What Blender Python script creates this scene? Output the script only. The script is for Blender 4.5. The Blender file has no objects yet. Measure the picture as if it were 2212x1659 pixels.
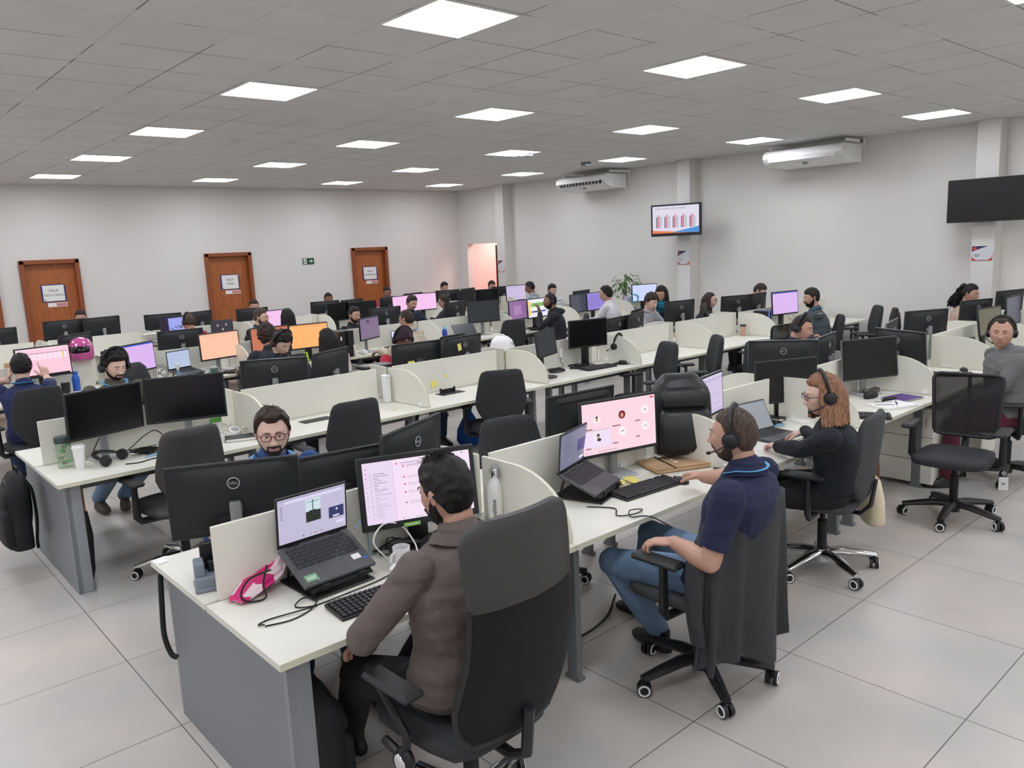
import bpy, math, random, numpy as np
from mathutils import Vector, Matrix, noise
sc = bpy.context.scene
COL = sc.collection
PI = math.pi
rnd = random.Random(7)

# ---------- camera, exposure, world ----------
CYAW, CPITCH, CROLL, CAMZ = .7233, -.1725, -.0438, 2.05
def camera():
    cy, sy, cp, sp = math.cos(CYAW), math.sin(CYAW), math.cos(CPITCH), math.sin(CPITCH)
    fwd = Vector((sy*cp, cy*cp, sp)); right = Vector((cy, -sy, 0)); up = right.cross(fwd)
    cr, sr = math.cos(CROLL), math.sin(CROLL)
    r2 = right*cr + up*sr; u2 = up*cr - right*sr
    cam = bpy.data.cameras.new('camera'); cam.sensor_width = 36; cam.lens = 36*1703/2212
    cam.clip_start = .05; cam.clip_end = 100
    o = bpy.data.objects.new('camera', cam); COL.objects.link(o)
    o.matrix_world = Matrix(((r2.x, u2.x, -fwd.x, 0), (r2.y, u2.y, -fwd.y, 0), (r2.z, u2.z, -fwd.z, CAMZ), (0, 0, 0, 1)))
    sc.camera = o
camera()
sc.view_settings.view_transform = 'Standard'; sc.view_settings.look = 'None'
sc.view_settings.gamma = 1; sc.view_settings.use_curve_mapping = False
sc.view_settings.exposure = 1.12
PANEL = 9.0          # ceiling panel emission
SCR = .5            # screen emission
w = bpy.data.worlds.new('world'); sc.world = w; w.use_nodes = True
w.node_tree.nodes['Background'].inputs[0].default_value = (.8, .85, .9, 1)
w.node_tree.nodes['Background'].inputs[1].default_value = .05
try:
    sc.cycles.use_denoising = True
    sc.cycles.max_bounces = 9; sc.cycles.diffuse_bounces = 6; sc.cycles.glossy_bounces = 3
    sc.cycles.transparent_max_bounces = 8; sc.cycles.caustics_reflective = False; sc.cycles.caustics_refractive = False
except Exception: pass

# ---------- materials ----------
MATS = {}
def mat(name, col, rough=.6, metal=0, var=.06, scale=8, bump=0, bscale=200, emit=None, es=1, alpha=1, trans=0, spec=.5, coat=0):
    if name in MATS: return MATS[name]
    m = bpy.data.materials.new(name); m.use_nodes = True
    nt = m.node_tree; n = nt.nodes; L = nt.links; b = n['Principled BSDF']
    b.inputs['Roughness'].default_value = rough; b.inputs['Metallic'].default_value = metal
    b.inputs['Specular IOR Level'].default_value = spec; b.inputs['Coat Weight'].default_value = coat
    if alpha < 1: b.inputs['Alpha'].default_value = alpha
    if trans: b.inputs['Transmission Weight'].default_value = trans
    c = (*col, 1)
    if var > 0 and emit is None:
        tc = n.new('ShaderNodeTexCoord'); nz = n.new('ShaderNodeTexNoise'); nz.inputs['Scale'].default_value = scale; nz.inputs['Detail'].default_value = 4
        L.new(tc.outputs['Object'], nz.inputs['Vector'])
        mx = n.new('ShaderNodeMix'); mx.data_type = 'RGBA'
        mx.inputs[6].default_value = (*[max(0, x*(1-var*2)) for x in col], 1); mx.inputs[7].default_value = (*[min(1, x*(1+var*2)) for x in col], 1)
        L.new(nz.outputs['Fac'], mx.inputs[0]); L.new(mx.outputs[2], b.inputs['Base Color'])
    else: b.inputs['Base Color'].default_value = c
    if bump:
        tc = n.new('ShaderNodeTexCoord'); nz = n.new('ShaderNodeTexNoise'); nz.inputs['Scale'].default_value = bscale
        bp = n.new('ShaderNodeBump'); bp.inputs['Strength'].default_value = bump; bp.inputs['Distance'].default_value = .002
        L.new(tc.outputs['Object'], nz.inputs['Vector']); L.new(nz.outputs['Fac'], bp.inputs['Height']); L.new(bp.outputs['Normal'], b.inputs['Normal'])
    if emit is not None:
        b.inputs['Emission Color'].default_value = (*emit, 1); b.inputs['Emission Strength'].default_value = es
    MATS[name] = m; return m
def s2l(*c): return tuple(((x/255)/12.92 if x/255 <= .04045 else ((x/255+.055)/1.055)**2.4) for x in c)
def scr(r, g, b, k=1.0):        # glowing screen pixel colour
    key = f'screen_{r}_{g}_{b}_{k}'
    return mat(key, (.01, .01, .01), .25, emit=s2l(r, g, b), es=SCR*k)
def paint(r, g, b, rough=.6, name=None, **k):
    return mat(name or f'paint_{r}_{g}_{b}_{rough}', s2l(r, g, b), rough, **k)
WHITE = paint(222, 220, 208, .45, 'cream_laminate', var=.015, scale=3)
EDGE = paint(214, 212, 190, .5, 'cream_edge_band', var=.02)
GREY = paint(128, 133, 138, .5, 'grey_laminate', var=.03, scale=2)
STEEL = paint(112, 116, 118, .45, 'grey_painted_steel', var=.03)
STEELD = paint(78, 80, 82, .5, 'dark_grey_steel', var=.03)
BLK = paint(24, 24, 26, .45, 'black_plastic', var=.05)
BLKM = paint(15, 15, 16, .65, 'matte_black_plastic', var=.05)
DARK = paint(38, 39, 41, .55, 'charcoal_plastic', var=.05)
LAPG = paint(74, 75, 78, .45, 'graphite_laptop', var=.03)
KEYC = paint(34, 34, 36, .5, 'key_black', var=.03)
KEYL = paint(140, 142, 144, .6, 'key_legend', var=0)
SILV = mat('silver_plastic', s2l(150, 152, 155), .35, .6, var=.02)
CHROME = mat('chrome', (.75, .75, .77), .12, 1, var=.01)
FAB = paint(44, 45, 48, .85, 'charcoal_fabric', var=.08, scale=30, bump=.4, bscale=600)
FABG = paint(66, 67, 69, .85, 'grey_fabric', var=.08, scale=30, bump=.4, bscale=600)
LEATH = paint(54, 53, 52, .5, 'black_leatherette', var=.06, bump=.2, bscale=300)
MESHF = mat('black_mesh_fabric', s2l(13, 13, 14), .85, var=.1, scale=60, alpha=.95)
MESHT = mat('thin_black_mesh', s2l(24, 24, 26), .8, var=.1, scale=60, alpha=.92)
PW = paint(232, 232, 230, .4, 'white_plastic', var=.01)
PAPER = paint(235, 234, 230, .8, 'paper_white', var=.02)
KRAFT = paint(186, 154, 116, .8, 'kraft_paper', var=.06, bump=.2)
YEL = paint(240, 228, 130, .8, 'yellow_note', var=.02)
OFFS = paint(9, 10, 12, .22, 'switched_off_screen', var=0)
OFFG = paint(52, 56, 60, .5, 'matte_grey_screen', var=0)
WOOD = None

# ---------- mesh builder ----------
class B:
    def __init__(s): s.v = []; s.f = []; s.m = []; s.n = 0
    def add(s, v, f, m=0, M=None):
        v = np.asarray(v, float).reshape(-1, 3)
        if M is not None:
            A = np.array(M); v = v @ A[:3, :3].T + A[:3, 3]
        s.v.append(v); k = s.n; s.n += len(v)
        if isinstance(m, int): s.m += [m]*len(f)
        else: s.m += list(m)
        s.f += [tuple(i+k for i in q) for q in f]
        return s
    def box(s, c, d, m=0, bev=0, M=None, rz=0, rx=0, ry=0):
        hx, hy, hz = d[0]/2, d[1]/2, d[2]/2
        T = Matrix.Translation(c) @ Matrix.Rotation(rz, 4, 'Z') @ Matrix.Rotation(ry, 4, 'Y') @ Matrix.Rotation(rx, 4, 'X')
        if M is not None: T = M @ T
        if bev <= 0:
            v = [(x*hx, y*hy, z*hz) for x in (-1, 1) for y in (-1, 1) for z in (-1, 1)]
            f = [(0, 1, 3, 2), (4, 6, 7, 5), (0, 4, 5, 1), (2, 3, 7, 6), (0, 2, 6, 4), (1, 5, 7, 3)]
            return s.add(v, f, m, T)
        r = min(bev, hx*.98, hy*.98, hz*.98); v = []; idx = {}
        for a in (-1, 1):
            for b in (-1, 1):
                for c2 in (-1, 1):
                    for k, p in enumerate(((a*hx, b*(hy-r), c2*(hz-r)), (a*(hx-r), b*hy, c2*(hz-r)), (a*(hx-r), b*(hy-r), c2*hz))):
                        idx[(a, b, c2, k)] = len(v); v.append(p)
        g = lambda a, b, c2, k: idx[(a, b, c2, k)]
        f = []
        for a in (-1, 1):
            q = [g(a, -1, -1, 0), g(a, 1, -1, 0), g(a, 1, 1, 0), g(a, -1, 1, 0)]; f.append(q if a > 0 else q[::-1])
            q = [g(-1, a, -1, 1), g(-1, a, 1, 1), g(1, a, 1, 1), g(1, a, -1, 1)]; f.append(q if a > 0 else q[::-1])
            q = [g(-1, -1, a, 2), g(1, -1, a, 2), g(1, 1, a, 2), g(-1, 1, a, 2)]; f.append(q if a > 0 else q[::-1])
            for b in (-1, 1):
                f.append([g(a, b, -1, 0), g(a, b, -1, 1), g(a, b, 1, 1), g(a, b, 1, 0)][::a*b])
                f.append([g(a, -1, b, 0), g(a, 1, b, 0), g(a, 1, b, 2), g(a, -1, b, 2)][::a*b])
                f.append([g(-1, a, b, 1), g(-1, a, b, 2), g(1, a, b, 2), g(1, a, b, 1)][::a*b])
                for c2 in (-1, 1): f.append([g(a, b, c2, 0), g(a, b, c2, 1), g(a, b, c2, 2)][::a*b*c2])
        return s.add(v, f, m, T)
    def rings(s, R, m=0, M=None, close=True, caps=True):
        R = [np.asarray(r, float) for r in R]; k = len(R[0]); v = np.concatenate(R); f = []
        for i in range(len(R)-1):
            for j in range(k if close else k-1):
                a, b = i*k+j, i*k+(j+1) % k
                f.append((a, b, b+k, a+k))
        if caps and close:
            f.append(tuple(range(k))[::-1]); f.append(tuple((len(R)-1)*k+j for j in range(k)))
        return s.add(v, f, m, M)
    def tube(s, pts, r, seg=8, m=0, M=None, closed=False, flat=1):
        P = [Vector(p) for p in pts]; n = len(P)
        rr = r if hasattr(r, '__len__') else [r]*n
        T = []
        for i in range(n):
            a = P[i-1] if (i or closed) else P[0]; b = P[(i+1) % n] if (i < n-1 or closed) else P[-1]
            d = (b-a); T.append(d.normalized() if d.length > 1e-9 else Vector((0, 0, 1)))
        up = Vector((0, 0, 1)) if abs(T[0].z) < .9 else Vector((1, 0, 0))
        N = T[0].cross(up).normalized(); R = []
        for i in range(n):
            N = (N - T[i]*N.dot(T[i])).normalized(); Bn = T[i].cross(N)
            R.append([P[i] + N*math.cos(2*PI*j/seg)*rr[i] + Bn*math.sin(2*PI*j/seg)*rr[i]*flat for j in range(seg)])
        if closed: R.append(R[0]); return s.rings(R, m, M, caps=False)
        return s.rings(R, m, M)
    def cyl(s, c, r, h, seg=20, m=0, M=None, r2=None, axis='z'):
        r2 = r if r2 is None else r2
        A = {'z': Matrix(), 'x': Matrix.Rotation(PI/2, 4, 'Y'), 'y': Matrix.Rotation(-PI/2, 4, 'X')}[axis]
        T = Matrix.Translation(c) @ A
        if M is not None: T = M @ T
        return s.rings([[(q*math.cos(2*PI*j/seg), q*math.sin(2*PI*j/seg), z) for j in range(seg)] for q, z in ((r, -h/2), (r2, h/2))], m, T)
    def lathe(s, prof, seg=24, m=0, M=None):
        return s.rings([[(max(r, 1e-4)*math.cos(2*PI*j/seg), max(r, 1e-4)*math.sin(2*PI*j/seg), z) for j in range(seg)] for r, z in prof], m, M)
    def ell(s, c, r, m=0, seg=16, M=None, rot=None):
        T = Matrix.Translation(c)
        if rot is not None: T = T @ rot
        if M is not None: T = M @ T
        pr = [(math.sin(PI*i/(seg//2)), -math.cos(PI*i/(seg//2))) for i in range(seg//2+1)]
        return s.rings([[(max(q, 1e-3)*r[0]*math.cos(2*PI*j/seg), max(q, 1e-3)*r[1]*math.sin(2*PI*j/seg), z*r[2]) for j in range(seg)] for q, z in pr], m, T)
    def prism(s, poly, z0, z1, m=0, M=None):
        return s.rings([[(x, y, z0) for x, y in poly], [(x, y, z1) for x, y in poly]], m, M)
    def torus(s, c, R, r, seg=32, m=0, M=None, sx=1, sy=1, k=8):
        T = Matrix.Translation(c)
        if M is not None: T = M @ T
        return s.tube([(R*sx*math.cos(2*PI*i/seg), R*sy*math.sin(2*PI*i/seg), 0) for i in range(seg)], r, k, m, T, closed=True)
    def loft(s, secs, k=24, m=0, M=None, cap=True):
        # secs: (cx, cy, z, hw, ht, exponent, curve)  sections in xy stacked along z
        R = []
        for cx, cy, z, hw, ht, e, cv in secs:
            ring = []
            for j in range(k):
                a = 2*PI*j/k; ca, sa = math.cos(a), math.sin(a)
                x = math.copysign(abs(ca)**(2/e), ca)*hw; y = math.copysign(abs(sa)**(2/e), sa)*ht
                ring.append((cx+x, cy+y+cv*x*x, z))
            R.append(ring)
        return s.rings(R, m, M, caps=cap)
    def text(s, txt, size, m=0, M=None, ext=.0004, ax='CENTER'):
        cu = bpy.data.curves.new('t', 'FONT'); cu.body = txt; cu.size = size; cu.extrude = ext; cu.align_x = ax; cu.align_y = 'CENTER'; cu.resolution_u = 2
        o = bpy.data.objects.new('t', cu); me = o.to_mesh()
        v = [tuple(q.co) for q in me.vertices]; f = [tuple(p.vertices) for p in me.polygons]
        if v: s.add(v, f, m, M)
        o.to_mesh_clear(); bpy.data.objects.remove(o); bpy.data.curves.remove(cu)
        return s
    def mesh(s, name, mats, smooth=True, ang=35):
        me = bpy.data.meshes.new(name)
        V = np.concatenate(s.v) if s.v else np.zeros((0, 3))
        me.from_pydata(V.tolist(), [], s.f)
        for q in (mats if isinstance(mats, (list, tuple)) else [mats]): me.materials.append(q)
        me.polygons.foreach_set('material_index', s.m)
        if smooth:
            me.polygons.foreach_set('use_smooth', [True]*len(me.polygons)); me.set_sharp_from_angle(angle=math.radians(ang))
        me.validate(); me.update(); return me
def link(name, me, parent=None, loc=(0, 0, 0), rot=(0, 0, 0)):
    o = bpy.data.objects.new(name, me); COL.objects.link(o); o.location = loc; o.rotation_euler = rot
    if parent is not None: o.parent = parent
    return o
CACHE = {}
def part(name, key, fn, mats, parent, loc=(0, 0, 0), rot=(0, 0, 0), ang=35, label=None):
    if key is None or key not in CACHE:
        b = B(); fn(b); me = b.mesh(name, mats, ang=ang)
        if key is not None: CACHE[key] = me
    else: me = CACHE[key]
    o = link(name, me, parent, loc, rot)
    if label: o['label'] = label
    return o
def tag(o, label, cat, group=None):
    o['label'] = label; o['category'] = cat
    if group: o['group'] = group
    return o
def root(name, label, cat, loc, rz=0, group=None, rx=0, ry=0):
    o = bpy.data.objects.new(name, None); o.empty_display_size = .1; COL.objects.link(o)
    o.location = loc; o.rotation_euler = (rx, ry, math.radians(rz))
    return tag(o, label, cat, group)
def single(name, label, cat, fn, mats, loc=(0, 0, 0), rz=0, group=None, key=None, ang=35, rx=0, ry=0):
    o = part(name, key, fn, mats, None, loc, (rx, ry, math.radians(rz)), ang); return tag(o, label, cat, group)
def struct(name, fn, mats, loc=(0, 0, 0)):
    o = part(name, None, fn, mats, None, loc); o['kind'] = 'structure'; return o
def Mx(c=(0, 0, 0), rx=0, ry=0, rz=0):
    return Matrix.Translation(c) @ Matrix.Rotation(rz, 4, 'Z') @ Matrix.Rotation(ry, 4, 'Y') @ Matrix.Rotation(rx, 4, 'X')
def bez(pts, n=24):
    P = [Vector(p) for p in pts]; out = []
    P = [P[0]*2-P[1]] + P + [P[-1]*2-P[-2]]
    for i in range(1, len(P)-2):
        for k in range(n):
            t = k/n; a, b, c, d = P[i-1:i+3]
            out.append(.5*((2*b)+(c-a)*t+(2*a-5*b+4*c-d)*t*t+(3*b-a-3*c+d)*t**3))
    out.append(P[-2]); return out
ORD = ['first', 'second', 'third', 'fourth', 'fifth', 'sixth', 'seventh', 'eighth']
ROWN = ['front', 'second', 'third', 'back']
# ---------- the room ----------
XW, YW, ZC = 12.1, 15.4, 3.423
X0, Y0 = -3.0, -5.0
def wallmat(name, rgb):
    return paint(*rgb, .85, name, var=.02, scale=.6, bump=.05, bscale=80)
WALL = wallmat('painted_wall', (218, 215, 210))
def grid_mat(name, base, line, px, py, ox, oy, wline, rough, var, tint, jit=.0, breakup=False):
    m = bpy.data.materials.new(name); m.use_nodes = True; nt = m.node_tree; n = nt.nodes; L = nt.links; b = n['Principled BSDF']
    b.inputs['Roughness'].default_value = rough
    g = n.new('ShaderNodeNewGeometry'); sp = n.new('ShaderNodeSeparateXYZ'); L.new(g.outputs['Position'], sp.inputs[0])
    def mth(op, a, v=None, c=None):
        q = n.new('ShaderNodeMath'); q.operation = op
        for i, x in enumerate((a, v, c)):
            if x is None: continue
            if isinstance(x, (int, float)): q.inputs[i].default_value = x
            else: L.new(x, q.inputs[i])
        return q.outputs[0]
    def cell(o, off, pitch):
        t = mth('DIVIDE', mth('SUBTRACT', o, off), pitch)
        fr = mth('SUBTRACT', t, mth('FLOOR', t)); d = mth('MULTIPLY', mth('MINIMUM', fr, mth('SUBTRACT', 1, fr)), pitch)
        return mth('FLOOR', t), mth('LESS_THAN', d, wline)
    cx, lx = cell(sp.outputs[0], ox, px); cy, ly = cell(sp.outputs[1], oy, py)
    ln = mth('MAXIMUM', lx, ly)
    cb = n.new('ShaderNodeCombineXYZ'); L.new(cx, cb.inputs[0]); L.new(cy, cb.inputs[1])
    wn = n.new('ShaderNodeTexWhiteNoise'); L.new(cb.outputs[0], wn.inputs['Vector'])
    nz = n.new('ShaderNodeTexNoise'); nz.inputs['Scale'].default_value = var[0]; nz.inputs['Detail'].default_value = 6; L.new(g.outputs['Position'], nz.inputs['Vector'])
    mx = n.new('ShaderNodeMix'); mx.data_type = 'RGBA'; mx.inputs[6].default_value = (*base, 1); mx.inputs[7].default_value = (*tint, 1)
    rmp = n.new('ShaderNodeMapRange'); rmp.inputs[1].default_value = .35; rmp.inputs[2].default_value = .65; L.new(nz.outputs['Fac'], rmp.inputs[0]); L.new(rmp.outputs[0], mx.inputs[0])
    hv = n.new('ShaderNodeHueSaturation'); L.new(mx.outputs[2], hv.inputs['Color']); L.new(mth('ADD', mth('MULTIPLY', wn.outputs['Value'], var[1]), 1-var[1]/2), hv.inputs['Value'])
    m2 = n.new('ShaderNodeMix'); m2.data_type = 'RGBA'; L.new(hv.outputs[0], m2.inputs[6]); m2.inputs[7].default_value = (*line, 1)
    if breakup:
        nb = n.new('ShaderNodeTexNoise'); nb.inputs['Scale'].default_value = 1.1; L.new(g.outputs['Position'], nb.inputs['Vector'])
        ln2 = mth('MULTIPLY', ln, mth('ADD', .25, mth('MULTIPLY', mth('GREATER_THAN', nb.outputs['Fac'], .47), .75)))
        L.new(ln2, m2.inputs[0])
    else: L.new(ln, m2.inputs[0])
    L.new(m2.outputs[2], b.inputs['Base Color'])
    bp = n.new('ShaderNodeBump'); bp.inputs['Strength'].default_value = .5; bp.inputs['Distance'].default_value = .003; bp.invert = True
    L.new(ln, bp.inputs['Height']); L.new(bp.outputs[0], b.inputs['Normal'])
    MATS[name] = m; return m
FLOOR = grid_mat('porcelain_floor_tiles', s2l(178, 176, 172), s2l(92, 90, 88), .8035, .8025, .98, 1.04, .0024, .36, (1.2, .05), s2l(199, 190, 179))
LX, LY, LP = 3.1557, 3.9952, 2.5
CEIL = grid_mat('mineral_ceiling_tiles', s2l(214, 213, 211), s2l(136, 135, 133), .625, .625, LX-.3125, LY-.3125, .0055, .9, (3, .03), s2l(209, 208, 206), breakup=True)
struct('floor', lambda b: b.box(((X0+XW)/2, (Y0+YW)/2, -.05), (XW-X0+.4, YW-Y0+.4, .1)), FLOOR)
struct('ceiling', lambda b: b.box(((X0+XW)/2, (Y0+YW)/2, ZC+.05), (XW-X0+.4, YW-Y0+.4, .1)), CEIL)
DOORS = [(1.52, 2.40), (2.74, 3.64), (5.84, 6.76), (9.06, 9.97)]
def back_wall(b):
    xs = [X0-.2]; top = 2.16
    for a, c in DOORS:
        b.box(((xs[-1]+a)/2, YW+.1, ZC/2), (a-xs[-1], .2, ZC)); b.box(((a+c)/2, YW+.1, (top+ZC)/2), (c-a, .2, ZC-top)); xs.append(c)
    b.box(((xs[-1]+XW+.2)/2, YW+.1, ZC/2), (XW+.2-xs[-1], .2, ZC))
struct('wall_back', back_wall, WALL)
OY0, OY1, OZ = 13.95, 15.12, 2.15
def right_wall(b):
    b.box((XW+.1, (Y0-.2+OY0)/2, ZC/2), (.2, OY0-Y0+.2, ZC)); b.box((XW+.1, (OY1+YW)/2, ZC/2), (.2, YW-OY1, ZC)); b.box((XW+.1, (OY0+OY1)/2, (OZ+ZC)/2), (.2, OY1-OY0, ZC-OZ))
struct('wall_right', right_wall, WALL)
struct('wall_left', lambda b: b.box((X0-.1, (Y0+YW)/2, ZC/2), (.2, YW-Y0+.4, ZC)), WALL)
struct('wall_front', lambda b: b.box(((X0+XW)/2, Y0-.1, ZC/2), (XW-X0+.4, .2, ZC)), WALL)
# side corridor behind the opening, lit by its own warm pink lamp
PINKW = wallmat('corridor_wall_paint', (240, 208, 202))
def corridor(b):
    b.box((XW+1.1, OY1+.02+.1, OZ/2+.3), (1.8, .2, OZ+.6)); b.box((XW+1.1, OY0-.5, OZ/2+.3), (1.8, .1, OZ+.6)); b.box((XW+2.0, (OY0+OY1)/2-.2, OZ/2+.3), (.1, 2.2, OZ+.6)); b.box((XW+1.1, (OY0+OY1)/2-.2, OZ+.6), (1.9, 2.2, .06))
    b.box((XW+1.1, (OY0+OY1)/2-.2, -.03), (1.9, 2.2, .05))
struct('wall_corridor', corridor, PINKW)
ll = bpy.data.lights.new('corridor_lamp', 'AREA'); ll.energy = 12; ll.color = (1, .85, .82); ll.size = .5
lo = bpy.data.objects.new('corridor_lamp', ll); COL.objects.link(lo); lo.location = (XW+.9, 14.3, OZ+.45)
for i, (y, wd) in enumerate([(13.6, .27), (8.62, .27), (3.78, .28), (-1.2, .28)]):
    struct(f'wall_column_{i+1}', lambda b: b.box((XW-.12, y, ZC/2), (.26, wd, ZC), bev=.004), paint(214, 211, 206, .85, 'column_paint', var=.02, scale=1))
struct('baseboard_right', lambda b: b.box((XW-.006, (Y0+OY0)/2, .04), (.012, OY0-Y0, .08)), paint(190, 187, 180, .5, 'skirting'))
struct('baseboard_back', lambda b: [b.box(((a+c)/2, YW-.006, .04), (c-a, .012, .08)) for a, c in ((X0, 1.52), (2.4, 2.74), (3.64, 5.84), (6.76, 9.06), (9.97, XW))], MATS['skirting'])
def woodmat():
    m = bpy.data.materials.new('orange_brown_wood_veneer'); m.use_nodes = True; n = m.node_tree.nodes; L = m.node_tree.links; b = n['Principled BSDF']
    b.inputs['Roughness'].default_value = .4
    tc = n.new('ShaderNodeTexCoord'); mp = n.new('ShaderNodeMapping'); mp.inputs['Scale'].default_value = (14, 14, 1.2); L.new(tc.outputs['Object'], mp.inputs[0])
    nz = n.new('ShaderNodeTexNoise'); nz.inputs['Scale'].default_value = 3; nz.inputs['Detail'].default_value = 8; L.new(mp.outputs[0], nz.inputs['Vector'])
    r = n.new('ShaderNodeValToRGB'); r.color_ramp.elements[0].position = .3; r.color_ramp.elements[0].color = (*s2l(150, 82, 38), 1); r.color_ramp.elements[1].position = .7; r.color_ramp.elements[1].color = (*s2l(178, 104, 52), 1)
    L.new(nz.outputs['Fac'], r.inputs[0]); L.new(r.outputs[0], b.inputs['Base Color']); return m
WOOD = woodmat()
WOODF = paint(140, 74, 38, .4, 'door_frame_wood', var=.08, scale=20)
BLUE = paint(44, 42, 110, .6, 'navy_print', var=0)
REDP = paint(196, 82, 72, .6, 'red_print', var=0)
INK = paint(40, 40, 60, .6, 'dark_ink', var=0)
for i, ((a, c), tx) in enumerate(zip(DOORS, [None, ('SALA', 'RESULTADOS'), ('SALA', 'VIDA'), ('SALA', 'COMPROMISSO')])):
    r = bpy.data.objects.new(f'door_{i+1}', None); COL.objects.link(r); r.location = ((a+c)/2, YW, 0); r['kind'] = 'structure'
    W = c-a
    part('door_frame', None, lambda b: (b.box((-W/2+.03, .02, 1.08), (.07, .16, 2.16), bev=.004), b.box((W/2-.03, .02, 1.08), (.07, .16, 2.16), bev=.004), b.box((0, .02, 2.135), (W+.004, .16, .07), bev=.004)), WOODF, r)
    leaf = part('door_leaf', None, lambda b: b.box((0, .07, 1.055), (W-.13, .04, 2.09), bev=.002), WOOD, r)
    part('door_handle', 'dh', lambda b: (b.cyl((0, 0, 0), .025, .01, 16, axis='y'), b.tube([(0, 0, 0), (0, -.045, 0), (-.03, -.05, 0), (-.12, -.05, 0)], .009, 8)), CHROME, leaf, (W/2-.12, .045, 1.03))
    if tx:
        s = root('door_sign', f'white door sign reading {tx[0]} {tx[1]} with blue corners and red slider', 'sign', ((a+c)/2+.02, YW+.045, 1.60), group='door signs')
        part('sign_board', None, lambda b: (b.box((0, 0, 0), (.34, .006, .30), 0), b.box((0, .002, -.01), (.38, .006, .28), 1), b.box((0, -.004, .0), (.33, .003, .27), 2)), [BLUE, BLUE, PAPER], s)
        part('lettering', None, lambda b: (b.text(tx[0], .062, 0, Mx((0, -.007, .045), rx=PI/2)), b.text(tx[1], .062 if len(tx[1]) < 6 else .05, 0, Mx((0, -.007, -.035), rx=PI/2)), b.box((-.145, -.007, -.115), (.02, .002, .02))), INK, s)
        part('occupancy_slider', None, lambda b: (b.box((.04, 0, -.20), (.30, .01, .07), 0), b.box((.10, -.006, -.20), (.16, .004, .045), 1), b.text('OCUPADO', .034, 0, Mx((.10, -.009, -.20), rx=PI/2))), [PAPER, REDP], s)
# exit sign on back wall
GRN = paint(18, 74, 46, .5, 'exit_green', var=0)
s = root('exit_sign', 'small green exit sign with running figure and arrow on back wall', 'sign', (8.02, YW-.006, 1.93))
part('sign_plate', None, lambda b: b.box((0, 0, 0), (.26, .008, .13)), GRN, s)
part('arrow', None, lambda b: (b.box((.05, -.006, 0), (.07, .002, .018)), b.prism([(0, -.04), (.045, 0), (0, .04), (0, .018), (.02, 0), (0, -.018)], 0, .002, M=Mx((.06, -.005, 0), rx=PI/2))), PAPER, s)
part('running_figure', None, lambda b: (b.box((-.075, -.006, 0), (.07, .002, .11), 0), b.tube([(-.095, -.008, -.04), (-.08, -.008, -.01), (-.07, -.008, .025)], .007, 6, 1), b.tube([(-.055, -.008, -.035), (-.065, -.008, -.01), (-.08, -.008, -.005)], .006, 6, 1), b.ell((-.065, -.008, .04), (.009, .003, .009), 1, 8)), [PAPER, GRN], s)

# ---------- ceiling panels ----------
EM = mat('led_diffuser', (.9, .9, .9), .5, emit=(.94, .97, 1.06), es=PANEL)
for i in range(-2, 4):
    for j in range(-3, 5):
        x, y = LX+LP*i, LY+LP*j
        lab = f'square led ceiling panel, {ORD[3-i]} file from right wall, {ORD[4-j]} from back wall'
        r = root('ceiling_light', lab, 'ceiling light', (x, y, ZC), group='led ceiling panels')
        part('light_frame', 'lf', lambda b: [b.box((a*.2985, 0, -.004), (.013, .61, .012)) for a in (-1, 1)] + [b.box((0, a*.2985, -.004), (.584, .013, .012)) for a in (-1, 1)], PW, r)
        part('diffuser', 'ld', lambda b: b.box((0, 0, -.004), (.583, .583, .006)), EM, r)
# smoke detectors / ceiling boxes
for x, y, lb in ((8.35, 8.9, 'small grey rectangular box hanging below the ceiling, nearer the camera'), (10.35, 9.55, 'small grey ceiling unit close to the wall air conditioner')):
    r = root('ceiling_detector', lb, 'detector', (x, y, ZC))
    part('detector_body', 'detb', lambda b: b.box((0, 0, -.03), (.16, .12, .06), bev=.012), paint(150, 150, 148, .5), r); part('detector_lens', 'detl', lambda b: b.box((0, -.061, -.025), (.10, .003, .02)), DARK, r)

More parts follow.
